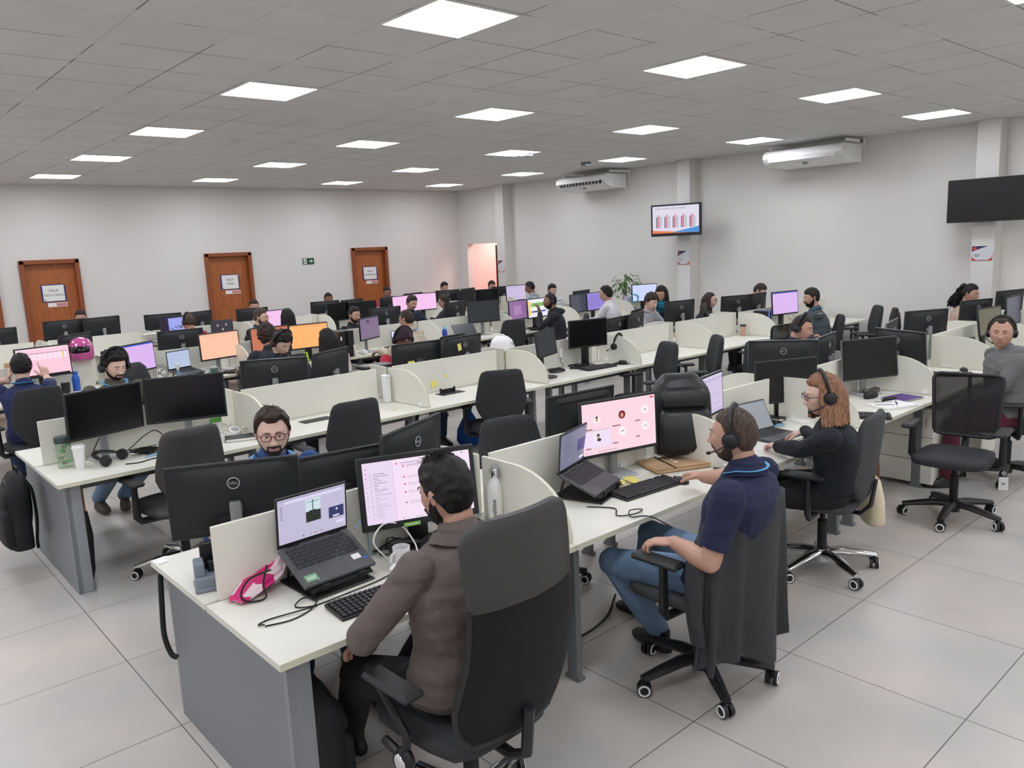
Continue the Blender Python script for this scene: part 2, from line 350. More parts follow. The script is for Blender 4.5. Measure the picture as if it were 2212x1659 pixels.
# ---------- air conditioners ----------
def aircon(loc, label, louvre):
    r = root('air_conditioner', label, 'air conditioner', loc, 0)
    prof = [(0, .0), (.56, .0), (.63, -.05), (.64, -.11), (.58, -.18), (.44, -.235), (0, -.25)]
    def body(b):
        M = Matrix(((-1, 0, 0, 0), (0, 0, 1, 0), (0, 1, 0, 0), (0, 0, 0, 1)))
        P = [(x, z) for x, z in prof]
        b.prism(P, -.56, .56, M=M)
    part('casing', f'acb', body, PW, r, ang=50)
    def endc(b):
        M = Matrix(((-1, 0, 0, 0), (0, 0, 1, 0), (0, 1, 0, 0), (0, 0, 0, 1)))
        b.prism([(x*1.01, z*1.02) for x, z in prof], -.78, -.715, M=M); b.prism([(x*1.01, z*1.02) for x, z in prof], .715, .78, M=M)
    for q in (-1, 1): part('end_cover', f'ace{q}', lambda b: b.prism([(x*1.01, z*1.02) for x, z in prof], q*.5875-.0325, q*.5875+.0325, M=Matrix(((-1, 0, 0, 0), (0, 0, 1, 0), (0, 1, 0, 0), (0, 0, 0, 1)))), paint(225, 225, 222, .4), r)
    if louvre:
        part('louvre', None, lambda b: (b.box((-.622, 0, -.125), (.05, 1.08, .09), 0, ry=.55), b.box((-.66, 0, -.11), (.012, 1.06, .035), 1, ry=.7)), [BLK, PW], r)
        part('vent_slat', None, lambda b: [b.box((-.648, -.5+k*.083, -.135), (.03, .006, .08), ry=.55) for k in range(13)], PW, r)
    else:
        part('louvre', None, lambda b: b.box((-.63, 0, -.13), (.012, 1.06, .11), 0, ry=.62, bev=.004), paint(216, 216, 214, .4), r)
    part('front_badge', None, lambda b: (b.box((-.50, .0, -.226), (.05, .06, .01), 0, ry=.3),), paint(120, 124, 128, .5), r)
    part('mounting_bracket', 'acm', lambda b: (b.box((-.2, 0, .05), (.5, .03, .04)), b.box((.11, -.0, -.05), (.02, .05, .3)), b.box((.04, 0, .05), (.16, .03, .04))), PW, r, (0, -.60, 0)); part('mounting_bracket', 'acm', None, PW, r, (0, .60, 0))
aircon((XW-.14, 6.13, ZC-.11), 'white wall air conditioner near the black switched-off screen, louvre shut', False)
aircon((XW-.14, 10.63, ZC-.11), 'white wall air conditioner with open louvre left of the chart screen', True)

# ---------- wall televisions ----------
def tv(loc, rz, w, h, label, content, mount):
    r = root('wall_television', label, 'television', loc, rz)
    part('television_frame', None, lambda b: b.box((0, .02, 0), (w, .045, h), bev=.006), BLK, r)
    part('television_screen', None, content, TVM, r)
    part('wall_mount', None, lambda b: (b.box((0, .07, 0), (.3, .07, .25), bev=.01), b.box((0, .12+mount/2, 0), (.08, mount, .08))), BLKM, r)
    return r
TVM = [OFFS, scr(228, 222, 240, .85), scr(40, 50, 90, .8), scr(214, 70, 90, .9), scr(185, 190, 200, .8), scr(232, 120, 70, .9), scr(70, 140, 210, .9), scr(60, 60, 70, .8), scr(12, 12, 16, 1)]
def tvchart(b):
    W, H = .86, .49
    def R(x0, z0, x1, z1, m, l): b.box(((x0+x1)/2, -.004-l*.0008, (z0+z1)/2), (abs(x1-x0), .001, abs(z1-z0)), m)
    R(-W/2, -H/2, W/2, H/2, 1, 0)
    for k in range(5):
        x = -.36+k*.155
        for q, (hh, mm) in enumerate([(.19, 2), (.20, 3), (.235, 3), (.21, 4), (.20, 4), (.20, 4)]):
            R(x+q*.018, -.13, x+q*.018+.013, -.13+hh, mm, 2)
    for q in range(10):
        pass
    b.prism([(-W/2, -.245), (W/2, -.245), (W/2, -.215), (0, -.2), (-W/2, -.17)], 0, .001, 5, Mx((0, -.0065, 0), rx=PI/2)); b.prism([(-.06, -.21), (W/2, -.225), (W/2, -.12)], 0, .001, 6, Mx((0, -.008, 0), rx=PI/2))
    R(-W/2, -H/2, W/2, -.222, 8, 4)
    b.text('Realizado de Obras no Prazo por Regional', .033, 7, Mx((-.38, -.007, .205), rx=PI/2), .0003, 'LEFT')
tv((XW-.55, 8.57, 2.385), -76, .93, .55, 'wall television showing a bar chart slide on the middle column', tvchart, .12)
tv((XW-.43, 3.70, 2.385), -90, .97, .56, 'large black switched-off wall television at the right edge', lambda b: b.box((0, -.004, .004), (.95, .002, .53), 0), .03)
# posters on columns (codes left out)
PNAVY = paint(36, 44, 92, .6, var=0); PRED = paint(200, 60, 50, .6, var=0)
for i, (y, z, w, h, lb) in enumerate([(13.6, 1.62, .20, .26, 'small notice poster on the column beside the pink opening'), (8.62, 1.72, .24, .24, 'notice poster under the chart television'), (3.78, 1.69, .25, .19, 'notice poster under the large black television')]):
    r = root('notice_poster', lb, 'poster', (XW-.255, y, z), -90, group='column notices')
    part('poster_sheet', None, lambda b: b.box((0, 0, 0), (w, .003, h)), paint(206, 208, 212, .4), r)
    part('poster_print', None, lambda b: (b.prism([(-w/2, h/2), (w*.3, h/2), (-w/2+.04, h*.22), (-w/2, h*.1)], 0, .001, 0, Mx((0, -.0028, 0), rx=PI/2)), b.prism([(-w/2, -h/2), (w/2, -h/2), (w/2, -h*.0), (w*.47, -h*.3), (w*.3, -h*.47), (-w*.3, -h*.47), (-w*.47, -h*.3), (-w/2, -h*.1)], 0, .001, 1, Mx((0, -.0032, 0), rx=PI/2)), b.cyl((-w*.36, -.004, h*.33), .025, .002, 14, 1, axis='y'), b.box((-w*.25, -.003, -h*.1), (w*.3, .002, .006), 2), b.box((-w*.25, -.003, -h*.2), (w*.2, .002, .006), 2)), [PNAVY, PRED, INK], r)
# curtain at the opening
def curt(b):
    R = []
    for i in range(2):
        R.append([(0, 0, 0)])
    n = 30; pts = [(k/n*.17, .02*math.sin(k*1.3)) for k in range(n+1)]
    top = [(-x*.2-q*.6, x, 2.1) for x, q in pts]; bot = [(-x*.3-q*.8, x, .05) for x, q in pts]
    v = top+bot; f = []; m = []
    for k in range(n): f.append((k, k+1, n+2+k, n+1+k)); m.append(0 if k % 6 < 4 else 1)
    b.add(v, f, m); b.add([(x+.02, y, z) for x, y, z in v], [q[::-1] for q in f], m)
single('curtain', 'dark green and red curtain hanging at the pink corridor opening', 'curtain', curt, [paint(26, 70, 44, .9), paint(170, 50, 34, .9)], (XW+.10, 13.97, 0))
# ---------- desk rows ----------
SP = [2.95, 5.95, 9.47, 12.45]
XB = [.975+1.4*i for i in range(8)]+[11.96]
DZ = .74
def sidew(sd): return 'near' if sd < 0 else 'far'
def desk(r, i, sd):
    x0, x1 = (XB[i], XB[i+1]) if i >= 0 else (XB[0]-1.4, XB[0]); W = x1-x0-.003; ys = SP[r]
    o = root('desk', f'white desk, {ROWN[r]} row, {sidew(sd)} side, ' + (f'{ORD[i]} place from the left' if i >= 0 else 'cut by the left picture edge'), 'desk', ((x0+x1)/2, ys, 0), 0 if sd < 0 else 180, f'desks of the {ROWN[r]} row')
    part('worktop', f'wt{W:.3f}', lambda b: (b.box((0, -.325, DZ-.0125), (W, .63, .0245), 0), b.box((0, -.641, DZ-.0125), (W, .003, .0246), 1)), [WHITE, EDGE], o)
    for k, a in enumerate((-1, 1)):
        if i == 0 and a*(-sd) < 0 and True: continue
        part('leg', 'dleg', lambda b: (b.box((0, -.50, .36), (.035, .07, .71), bev=.004), b.box((0, -.32, .70), (.035, .42, .05)), b.box((0, -.5, .01), (.045, .09, .02))), STEEL, o, (a*(W/2-.11), 0, 0))
    part('rail', f'dr{W:.2f}', lambda b: (b.box((0, -.53, .69), (W-.26, .03, .05)), b.box((0, -.12, .69), (W-.1, .03, .05))), STEELD, o)
    return o
def endpanel(r):
    ys = SP[r]
    o = root('desk_end_panel', f'grey end panel standing at the left end of the {ROWN[r]} desk row', 'desk panel', (XB[0]+.06, ys, 0), 0, 'grey desk end panels')
    part('panel_board', 'epb', lambda b: b.box((0, 0, .357), (.028, 1.17, .714)), GREY, o)
    for q in (-1, 1): part('panel_edge', 'epe', lambda b: b.box((.03, 0, .357), (.09, .03, .714), bev=.003), paint(140, 144, 148, .5, 'light_grey_edge'), o, (0, q*.57, 0))
def spine(r, i):
    x0, x1 = (XB[i]+.055, XB[i+1]-.12) if i >= 0 else (XB[0]-1.345, XB[0]-.12)
    W = x1-x0
    o = root('privacy_screen', f'low cream divider between facing desks, {ROWN[r]} row, ' + (f'{ORD[i]} place from the left' if i >= 0 else 'at the left picture edge'), 'desk divider', ((x0+x1)/2, SP[r], DZ), 0, 'low dividers along the desks')
    part('divider_board', f'db{W:.2f}', lambda b: b.box((0, 0, .15), (W, .018, .30), bev=.0015), WHITE, o)
    part('clip', 'dclip', lambda b: (b.box((0, -.014, .02), (.06, .012, .038), bev=.002),), PW, o, (-W*.32, 0, 0)); part('clip', 'dclip', None, PW, o, (W*.32, 0, 0))
PP = [(0.02, .005), (.615, .005), (.615, .03)]+[(.25+.36*math.cos(a*PI/2/12), .03+.27*math.sin(a*PI/2/12)) for a in range(1, 13)]+[(.02, .30)]
def partition(r, i, sd):
    o = root('side_divider', f'curved cream side divider, {ROWN[r]} row {sidew(sd)} side, ' + (f'between {ORD[i-1]} and {ORD[i]} places' if i else 'nearest the left picture edge'), 'desk divider', (XB[i], SP[r], DZ), 0, 'curved side dividers')
    def f(b): b.prism(PP, -.009, .009, [1]*len(PP)+[0, 0], Matrix(((0, 0, 1, 0), (-1 if sd < 0 else 1, 0, 0, 0), (0, 1, 0, 0), (0, 0, 0, 1))))
    part('divider_board', f'pp{sd}', f, [WHITE, EDGE], o, ang=30)
    for q in (.14, .5): part('clip', 'pclip', lambda b: b.box((0, 0, .02), (.034, .05, .032), bev=.003), PW, o, (0, sd*q, 0))
for r in range(4):
    endpanel(r) if r < 2 else None
    for i in range(8):
        for sd in (-1, 1): desk(r, i, sd)
        spine(r, i)
        if i or r > 1: partition(r, i, -1); partition(r, i, 1)
    if r > 1: desk(r, -1, -1); desk(r, -1, 1); spine(r, -1)
def hatch(x, y, lab, openlid=False):
    o = root('cable_hatch', lab, 'cable hatch', (x, y, DZ))
    part('hatch_plate', 'htp', lambda b: b.box((0, 0, .002), (.26, .12, .004), bev=.001), BLK, o)
    if openlid: part('hatch_lid', None, lambda b: (b.box((0, .045, .02), (.16, .004, .035)), b.box((-.08, .04, .025), (.008, .02, .05)), b.box((.08, .04, .025), (.008, .02, .05))), BLK, o)
hatch(2.93, 5.72, 'black cable hatch in the empty desk behind the second empty chair'); hatch(4.32, 5.76, 'black cable hatch with raised lid below yellow notes', True); hatch(8.15, 5.78, 'small black cable hatch, second row, beside a curved divider')

# ---------- chairs ----------
def chair(x, y, rz, label, back='uph', base='black', arms=True, colr=None, z=.46, group='office chairs', bz=0):
    o = root('office_chair', label, 'chair', (x, y, 0), rz, group)
    BM = CHROME if base == 'chrome' else BLK
    def basef(b):
        b.cyl((0, 0, .10), .045, .08, 20)
        for k in range(5):
            a = 2*PI*k/5+.3; c, s_ = math.cos(a), math.sin(a)
            b.tube([(c*.03, s_*.03, .115), (c*.12, s_*.12, .115), (c*.22, s_*.22, .10), (c*.325, s_*.325, .082)], [.036, .034, .03, .024], 8, 0, flat=.75)
    part('chair_base', 'cb'+base, basef, BM, o, ang=50)
    for k in range(5):
        a = 2*PI*k/5+.3
        cs = part('caster', 'cst', lambda b: (b.cyl((0, -.017, .033), .033, .019, 20, axis='y'), b.cyl((0, .017, .033), .033, .019, 20, axis='y'), b.box((0, 0, .048), (.03, .02, .035), bev=.006), b.cyl((.0, 0, .06), .008, .02, 8)), BLK, o, (math.cos(a)*.318, math.sin(a)*.318, 0), (0, 0, a+.8+k*.9))
        part('wheel_ring', 'cwr', lambda b: [b.torus((0, q, .033), .024, .0045, 20, 0, Matrix.Translation((0, q, .033)) @ Matrix.Rotation(PI/2, 4, 'X') @ Matrix.Translation((0, -q, -.033)), k=6) for q in (-.0265, .0265)], PW, cs)
    part('gas_column', 'cgc', lambda b: (b.cyl((0, 0, .22), .028, .2, 18), b.cyl((0, 0, .35), .016, .12, 14), b.box((0, -.02, .405), (.16, .22, .035), bev=.01), b.tube([(.06, 0, .4), (.2, .02, .39), (.24, .02, .385)], .006, 6)), BLKM, o)
    cm = colr or FAB
    def seat(b):
        M = Matrix.Translation((0, .03, z)) 
        secs = []
        for t, hw, ht in ((-.24, .12, .012), (-.235, .17, .025), (-.20, .215, .036), (-.1, .235, .04), (.05, .245, .04), (.17, .24, .04), (.225, .21, .034), (.25, .16, .022), (.255, .1, .01)):
            secs.append((0, -.0, t, hw, ht, 3.2, 0))
        b.loft(secs, 28, 0, M @ Matrix(((1, 0, 0, 0), (0, 0, 1, 0), (0, 1, 0, 0), (0, 0, 0, 1))))
    part('seat', f'cs{cm.name}{z:.2f}', seat, cm, o, ang=60)
    if back == 'uph':
        def bk(b):
            S = []
            for zz, hw, ht in ((.50, .07, .012), (.515, .12, .024), (.56, .155, .032), (.64, .205, .036), (.70, .228, .036), (.78, .226, .036), (.88, .208, .036), (.96, .192, .034), (1.0, .175, .026), (1.015, .14, .014), (1.018, .09, .006)):
                S.append((0, -.235-.12*(zz-.5), zz, hw, ht, 3.2, .9))
            b.loft(S, 28)
        part('backrest', 'cbu'+cm.name, bk, cm, o, ang=60)
        part('back_support', 'cbs', lambda b: b.tube([(0, -.06, .40), (0, -.22, .40), (0, -.275, .46), (0, -.30, .62)], [.022, .025, .028, .02], 8, flat=.5), BLK, o)
    elif back == 'mesh':
        def fr(b):
            P = []
            for (sx, sz) in ((-1, 0), (-1, 1), (1, 1), (1, 0)): pass
            w0, w1, z0, z1 = .20, .225, .56, 1.0; c = .04
            pts = [(-w0+c, z0), (w0-c, z0), (w0-.01, z0+.01), (w0, z0+c), (w1, z1-c), (w1-.01, z1-.01), (w1-c, z1), (-w1+c, z1), (-w1+.01, z1-.01), (-w1, z1-c), (-w0, z0+c), (-w0+.01, z0+.01)]
            b.tube([(px, -.25-.12*(pz-.5)+.7*px*px, pz) for px, pz in pts], .013, 8, closed=True)
            b.tube([(0, -.06, .40), (0, -.24, .41), (0, -.29, .5), (0, -.285, .56), (0, -.335, .8), (0, -.315, .995)], [.024, .026, .024, .02, .014, .012], 8, flat=.6)
        part('back_frame', 'cmf', fr, BLK, o)
        def ms(b):
            v = []; n = 10
            for k in range(n+1):
                zz = .565+.43*k/n; hw = .195+.03*k/n
                for j in range(n+1):
                    px = -hw+2*hw*j/n; v.append((px, -.25-.12*(zz-.5)+.7*px*px, zz))
            b.add(v, [(k*(n+1)+j, k*(n+1)+j+1, (k+1)*(n+1)+j+1, (k+1)*(n+1)+j) for k in range(n) for j in range(n)])
        part('back_mesh', 'cmm', ms, MESHT, o)
    elif back == 'exec':
        YS = lambda zz: -.25-.05*math.sin((zz-.5)*4.2)-.10*(zz-.5)
        HW = lambda zz: float(np.interp(zz, [.5, .56, .66, .82, 1.0, 1.1, 1.2, 1.24, 1.26], [.17, .225, .245, .222, .212, .222, .224, .20, .15]))
        def sheet(zs, th):
            return [(0, YS(zz), zz, HW(zz)*(1 if 0 < k < len(zs)-1 else .97), th, 4, 1.0) for k, zz in enumerate(zs)]
        part('back_mesh', None, lambda b: b.loft(sheet(np.linspace(.5, 1.02, 14), .008), 32), MESHF, o, ang=60)
        part('headrest_panel', None, lambda b: b.loft([(0, YS(zz)-.002, zz, HW(zz)*1.02, .02 if 1.0 < zz < 1.25 else .012, 4, 1.0) for zz in list(np.linspace(.99, 1.24, 12))+[1.262]], 32), LEATH, o, ang=60)
        def fr(b):
            zs = np.linspace(.505, 1.0, 14)
            for a in (-1, 1): b.tube([(a*HW(zz), YS(zz)+HW(zz)**2, zz) for zz in zs], .011, 8)
            b.tube([(a*HW(.505), YS(.505)+(a*HW(.505))**2, .503) for a in np.linspace(-1, 1, 9)], .012, 8)
        part('back_frame', None, fr, BLK, o)
        part('back_support', None, lambda b: b.tube([(0, -.05, .40), (0, -.22, .39), (0, -.29, .43), (0, -.31, .6)], .02, 8), BLK, o)
    if arms:
        for a in (-1, 1):
            am = part('armrest', 'car%d%s' % (a, back == 'exec'), (lambda b: (b.tube([(a*.27, .12, .425), (a*.275, .0, .41), (a*.275, -.02, .5), (a*.275, .16, .66), (a*.27, .2, .66)], [.016, .018, .016, .015, .012], 8), b.ell((a*.275, -.0, .41), (.025, .045, .045), 0, 14))) if back == 'exec' else (lambda b: (b.tube([(a*.12, 0, .40), (a*.26, 0, .41), (a*.285, 0, .44), (a*.285, 0, .65)], [.016, .018, .02, .016], 8, flat=1.3),)), BLK, o)
            if back == 'exec': part('chrome_hub', None, lambda b: b.ell((a*.30, 0, .41), (.012, .032, .032), 0, 18), CHROME, am)
            part('arm_pad', 'cap%d' % a, lambda b: b.box((a*.285, .03, .67), (.085, .25, .03), bev=.012), DARK, am)
    return o

# ---------- monitors ----------
def scrmesh(b, W, H, content, y=0, lay=.0005):
    # content: list of (x0,y0,x1,y1,m) fractions from top-left; or ('t',x,y,size,text,m) / ('c',x,y,r,m)
    for k, q in enumerate(content):
        d = -(k % 40+1)*lay*.25-.0002 if k else -.0002
        if q[0] == 't': b.text(q[4], q[3]*H, q[5], Mx((W*(q[1]-.5), y+d-.0004, H*(.5-q[2])), rx=PI/2), .0001)
        elif q[0] == 'c': b.cyl((W*(q[1]-.5), y+d, H*(.5-q[2])), q[3]*H, .0002, 24, q[4], axis='y')
        elif q[0] == 'o': b.ell((W*(q[1]-.5), y+d, H*(.5-q[2])), (q[3]*H, .0003, q[4]*H), q[5], 14)
        else:
            x0, y0, x1, y1, m = q
            b.box((W*((x0+x1)/2-.5), y+d, H*(.5-(y0+y1)/2)), (W*(x1-x0), .0002, H*(y1-y0)), m)
PAL = {}
def content(kind):
    R = random.Random(kind)
    L = []
    if kind == 'off': return [(0, 0, 1, 1, 0)], [OFFS]
    if kind == 'grey': return [(0, 0, 1, 1, 0)], [OFFG]
    if kind == 'chat':
        M = [scr(236, 216, 236), scr(226, 208, 232), scr(170, 150, 172), scr(196, 60, 70), scr(100, 86, 104), scr(70, 120, 220)]
        L = [(0, 0, 1, 1, 0), (0, 0, .27, 1, 1), (.27, .0, .272, 1, 2)]
        for k in range(20): L.append((.09, .19+.038*k, .12+R.random()*.13, .197+.038*k, 4 if k < 8 else 2)); L.append(('c', .065, .194+.038*k, .007, 4 if k % 3 else 2))
        for k in range(9): L.append(('c', .025, .1+.075*k, .009, 4 if k < 3 else 2))
        for k, y in enumerate((.07, .12, .30, .42, .55, .72)): L.append(('c', .31+.06*(k > 0), y, .014, 3)); L.append((.34+.06*(k > 0), y-.008, .52+R.random()*.2, y-.001, 4 if k < 2 else 2)); L.append((.34+.06*(k > 0), y+.02, .5+R.random()*.15, y+.024, 2))
        L += [('c', .93, .03, .012, 4), ('c', .33, .97, .01, 5)] + [('c', .45+.03*k, .975, .008, (5, 4, 3)[k % 3]) for k in range(9)]
    elif kind == 'call':
        M = [scr(240, 206, 218), scr(228, 218, 232), scr(190, 30, 50), scr(120, 70, 80), scr(252, 236, 238), scr(40, 36, 44), scr(120, 20, 36), scr(200, 150, 130), scr(50, 40, 44), scr(230, 214, 236)]
        L = [(0, 0, 1, 1, 0), (.93, .03, .985, .055, 2), (.01, .53, .36, .86, 9), (.01, .53, .36, .535, 3)]
        for k in range(8): L.append((.58+.035*k, .1, .595+.035*k, .108, 1))
        for x, y in ((.19, .33), (.53, .30), (.85, .27), (.19, .66), (.53, .63), (.85, .60)): L.append(('c', x, y, .085, 4))
        L += [('o', .19, .31, .035, .05, 7), ('o', .19, .275, .03, .022, 8), ('o', .19, .39, .045, .03, 1), ('c', .53, .30, .083, 6), ('o', .53, .31, .035, .045, 7), ('c', .19, .66, .083, 1), ('o', .20, .66, .035, .045, 7), ('o', .20, .625, .035, .025, 8), ('o', .21, .72, .05, .03, 8)]
        L += [('t', .85, .27, .075, 'AJ', 5), ('t', .53, .63, .075, 'AS', 5), ('t', .85, .60, .075, 'CS', 5)]
        for x, y in ((.03, .49), (.39, .49), (.71, .46), (.03, .86), (.39, .83), (.71, .78)): L.append((x, y, x+.06+R.random()*.05, y+.02, 3))
        L += [('c', .2+.028*k, .955, .009, (5, 3, 6)[k % 3]) for k in range(10)] + [('c', .04, .96, .01, 2)]
    else:
        bg, hd, ink = {'pink': ((250, 196, 214), (244, 210, 222), (90, 80, 120)), 'purple': ((212, 176, 232), (70, 90, 190), (192, 158, 212)), 'orange': ((250, 190, 160), (240, 176, 150), (226, 160, 134)),
            'amber': ((250, 176, 108), (226, 150, 92), (228, 152, 90)), 'dkorange': ((190, 112, 84), (170, 96, 74), (150, 84, 64)), 'lilac': ((196, 182, 214), (206, 196, 224), (120, 110, 150)),
            'dim': ((120, 100, 130), (106, 90, 120), (70, 60, 84)), 'dimpurple': ((140, 100, 150), (150, 110, 160), (80, 50, 90)), 'blue': ((196, 206, 244), (206, 214, 246), (140, 150, 200)), 'magenta': ((238, 190, 230), (232, 178, 224), (206, 156, 200)),
            'sheet': ((222, 220, 236), (236, 234, 246), (120, 180, 90)), 'lap': ((112, 116, 140), (90, 96, 124), (50, 56, 80)), 'lapl': ((176, 190, 216), (160, 176, 208), (50, 60, 80)), 'lappic': ((186, 180, 206), (170, 164, 190), (110, 104, 130)),
            'grayl': ((132, 138, 146), (120, 126, 134), (90, 96, 104)), 'teams': ((44, 40, 52), (60, 56, 70), (190, 190, 200)), 'pic': ((150, 160, 230), (40, 24, 50), (30, 30, 44)), 'olive': ((92, 90, 70), (84, 82, 62), (60, 58, 44)), 'darkl': ((66, 70, 84), (60, 64, 78), (48, 50, 60)),
            'violet': ((138, 120, 200), (160, 146, 214), (100, 84, 160))}[kind]
        M = [scr(*bg), scr(*hd), scr(*ink), scr(236, 200, 90), scr(*[min(255, c+25) for c in bg]), scr(44, 60, 120), scr(20, 20, 24)]
        L = [(0, 0, 1, 1, 0), (0, 0, 1, .05, 1)]
        if kind == 'pink': L += [(.2, .18, .98, .195, 5)]+[(.2+.05*k, .2, .245+.05*k, .42, (4, 1)[k % 2]) for k in range(15)]+[(.86, .2, .89, .42, 3), (0, .94, .97, 1, 6)]
        elif kind == 'sheet': L += [(.13, .12, .98, .2, 1), (.16, .2, .98, .42, 2), (.16, .42, .98, .62, 1), (.02, .1, .13, .9, 3), (.16, .66, .9, .74, 5)]+[(.16+.06*k, .42, .165+.06*k, .62, 2) for k in range(14)]
        elif kind == 'dimpurple': L += [(.25, .25, .72, .75, 4)]
        elif kind == 'teams': L += [('c', .3, .38, .09, 2), ('c', .7, .36, .09, 2), ('c', .52, .72, .09, 2), (.1, .9, .95, .95, 4)]+[('c', .3, .38, .05, 1), ('c', .7, .36, .05, 1), ('c', .52, .72, .05, 1)]
        elif kind == 'pic': L += [(0, 0, .25, 1, 1), (0, .9, 1, 1, 1)]+[(.45+.05*k, .5+.05*math.sin(k*2), .5+.05*k, .54+.05*math.sin(k*2), 2) for k in range(9)]+[(.3+.02*k, .55+.02*k, .34+.02*k, .57+.02*k, 2) for k in range(10)]
        elif kind == 'lappic':
            M += [scr(196, 214, 222), scr(34, 40, 34), scr(40, 48, 96)]
            L += [(.1, .06, .95, .12, 4), (.40, .14, .62, .42, 7), (.40, .42, .62, .66, 8), (.50, .16, .512, .6, 8), (.42, .2, .6, .21, 8), (.45, .4, .55, .48, 8), (.74, .46, .97, .72, 9), (.8, .66, .9, .7, 4), (.84, .8, .98, .87, 4), ('o', .855, .53, .012, .03, 4), ('o', .87, .53, .012, .03, 4), ('c', .35, .93, .015, 5)]+[('c', .45+.03*k, .93, .012, (9, 3, 2)[k % 3]) for k in range(8)]+[(.03, .15+.04*k, .06, .165+.04*k, 2) for k in range(8)]
        elif kind == 'lap':
            M += [scr(52, 58, 116), scr(230, 230, 232)]
            L += [(.66, .34, 1, .68, 7), (.74, .86, .92, .92, 8)]+[(.06+.1*R.random(), .12+.07*k, .4+.2*R.random(), .126+.07*k, 2) for k in range(9)]
        else:
            L += [(.06+.1*R.random(), .12+.065*k, .3+.6*R.random(), .1235+.065*k, 2) for k in range(12)]
            if kind in ('lilac', 'orange', 'amber'): L += [(.02, .09, .98, .1, 2), (.02, .93, .98, .94, 2)]
            if kind == 'dim': L = L[:2]+[(.35, .1, .47, .22, 6), ('c', .41, .16, .03, 4)]
    return L, M
def monitor(x, y, zc, yaw, tilt, sd, label, look='off', stand='silver', W=.54, back='dell', base=True, group='computer monitors', bez=None):
    """sd 'F': screen faces the near side; 'B': screen faces the far side"""
    H = W*.6; zc = zc-DZ
    o = root('computer_monitor', label, 'monitor', (x, y, DZ), yaw+(0 if sd == 'F' else 180), group)
    T = Mx((0, 0, zc), rx=-math.radians(tilt))
    frm = {'silver': BLKM, 'black': BLKM, 'grey': DARK}.get(stand, BLKM)
    def shell(b):
        b.box((0, .012, 0), (W, .020, H), 0, bev=.003, M=T)
        b.loft([(0, 0, .0, W*.47, H*.46, 8, 0), (0, -.0, .012, W*.40, H*.40, 6, 0), (0, -.0, .022, W*.30, H*.32, 5, 0), (0, 0, .024, W*.1, H*.1, 4, 0)], 32, 0, T @ Mx((0, .02, 0), rx=-PI/2))
        b.box((0, .012, 0), (W+.003, .012, H+.003), 1, bev=.003, M=T)
        if back == 'dell': b.box((0, .046, -H*.28), (.15, .004, .05), 0, M=T)
        if back == 'hp': b.box((0, .046, .0), (W*.55, .004, H*.55), 0, M=T, bev=.002); b.box((0, .05, -.02), (.06, .02, .05), 0, M=T, bev=.005)
        if back == 'slot': b.box((0, .044, H*.36), (W*.7, .004, .006), 2, M=T)
    rim = SILV if stand == 'silver' and bez == 'silver' else DARK
    part('housing', f'ms{W}{tilt}{zc:.2f}{back}{rim.name}', shell, [paint(26, 28, 31, .55, 'monitor_back', var=.04), rim, BLKM], o, ang=40)
    L, M = content(look)
    bw = .012 if bez != 'thick' else .022
    def sf(b):
        k = B(); scrmesh(k, W-2*bw, H-2*bw-.006, L)
        V = np.concatenate(k.v); b.add(V, k.f, k.m, T @ Matrix.Translation((0, .0015, .003)))
    part('screen', f'sf{look}{W}{tilt}{zc:.2f}{bw}', sf, M, o)
    SM = SILV if stand == 'silver' else BLK
    nt = zc+.0 if stand == 'silver' else zc-.01
    def neck(b):
        if stand == 'silver': b.loft([(0, .075, .008, .026, .016, 3, 0), (0, .075, nt-.012, .024, .015, 3, 0), (0, .075, nt, .022, .013, 3, 0)], 20); b.box((0, .055, zc-.04), (.05, .05, .05), bev=.008)
        else: b.box((0, .075, nt/2), (.09, .03, nt), bev=.006); b.box((0, .055, zc-.03), (.08, .04, .08), bev=.008); 
    part('stand_neck', f'nk{stand}{zc:.2f}', neck, SM, o, ang=50)
    part('stand_base', f'nb{stand}', lambda b: b.box((0, .06, .005), (.22, .17, .010), bev=.004), SM if stand != 'silver' else paint(168, 170, 172, .4, 'silver_base'), o)
    if back == 'dell':
        def lg(b):
            M2 = T @ Mx((0, .0475, H*.24), rx=PI/2, rz=PI)
            b.torus((0, 0, 0), .024, .0022, 32, 0, M2, k=6); b.text('DELL', .0165, 0, M2, .0005)
        part('logo', f'lg{W}{tilt}{zc:.2f}', lg, paint(176, 180, 184, .35, 'logo_grey', var=0), o, label='pale round maker mark on the back')
    return o
def keyboard(x, y, rz, label, W=.44, z=DZ, group='keyboards'):
    o = root('keyboard', label, 'keyboard', (x, y, z), rz, group)
    part('keyboard_body', f'kb{W}', lambda b: (b.box((0, 0, .009), (W, .15, .014), bev=.004, rx=.05),), BLK, o)
    def keys(b):
        for r_ in range(6):
            for c in range(20):
                if r_ == 0 and c in (15, 18) or (r_ == 5 and 4 <= c <= 8): continue
                xx = -W/2+.018+c*(W-.036)/19; yy = -.06+(5-r_)*.023
                b.box((xx, yy, .0205+yy*.05), (.0175, .0185, .007), 0, bev=.002)
                if c < 15: b.box((xx-.003, yy+.003, .0243+yy*.05), (.004, .004, .0004), 1)
        b.box((-W/2+.018+6*(W-.036)/19, -.06, .0175), (.1, .0185, .007), 0, bev=.002)
    part('keys', f'ky{W}', keys, [KEYC, KEYL], o)
    return o
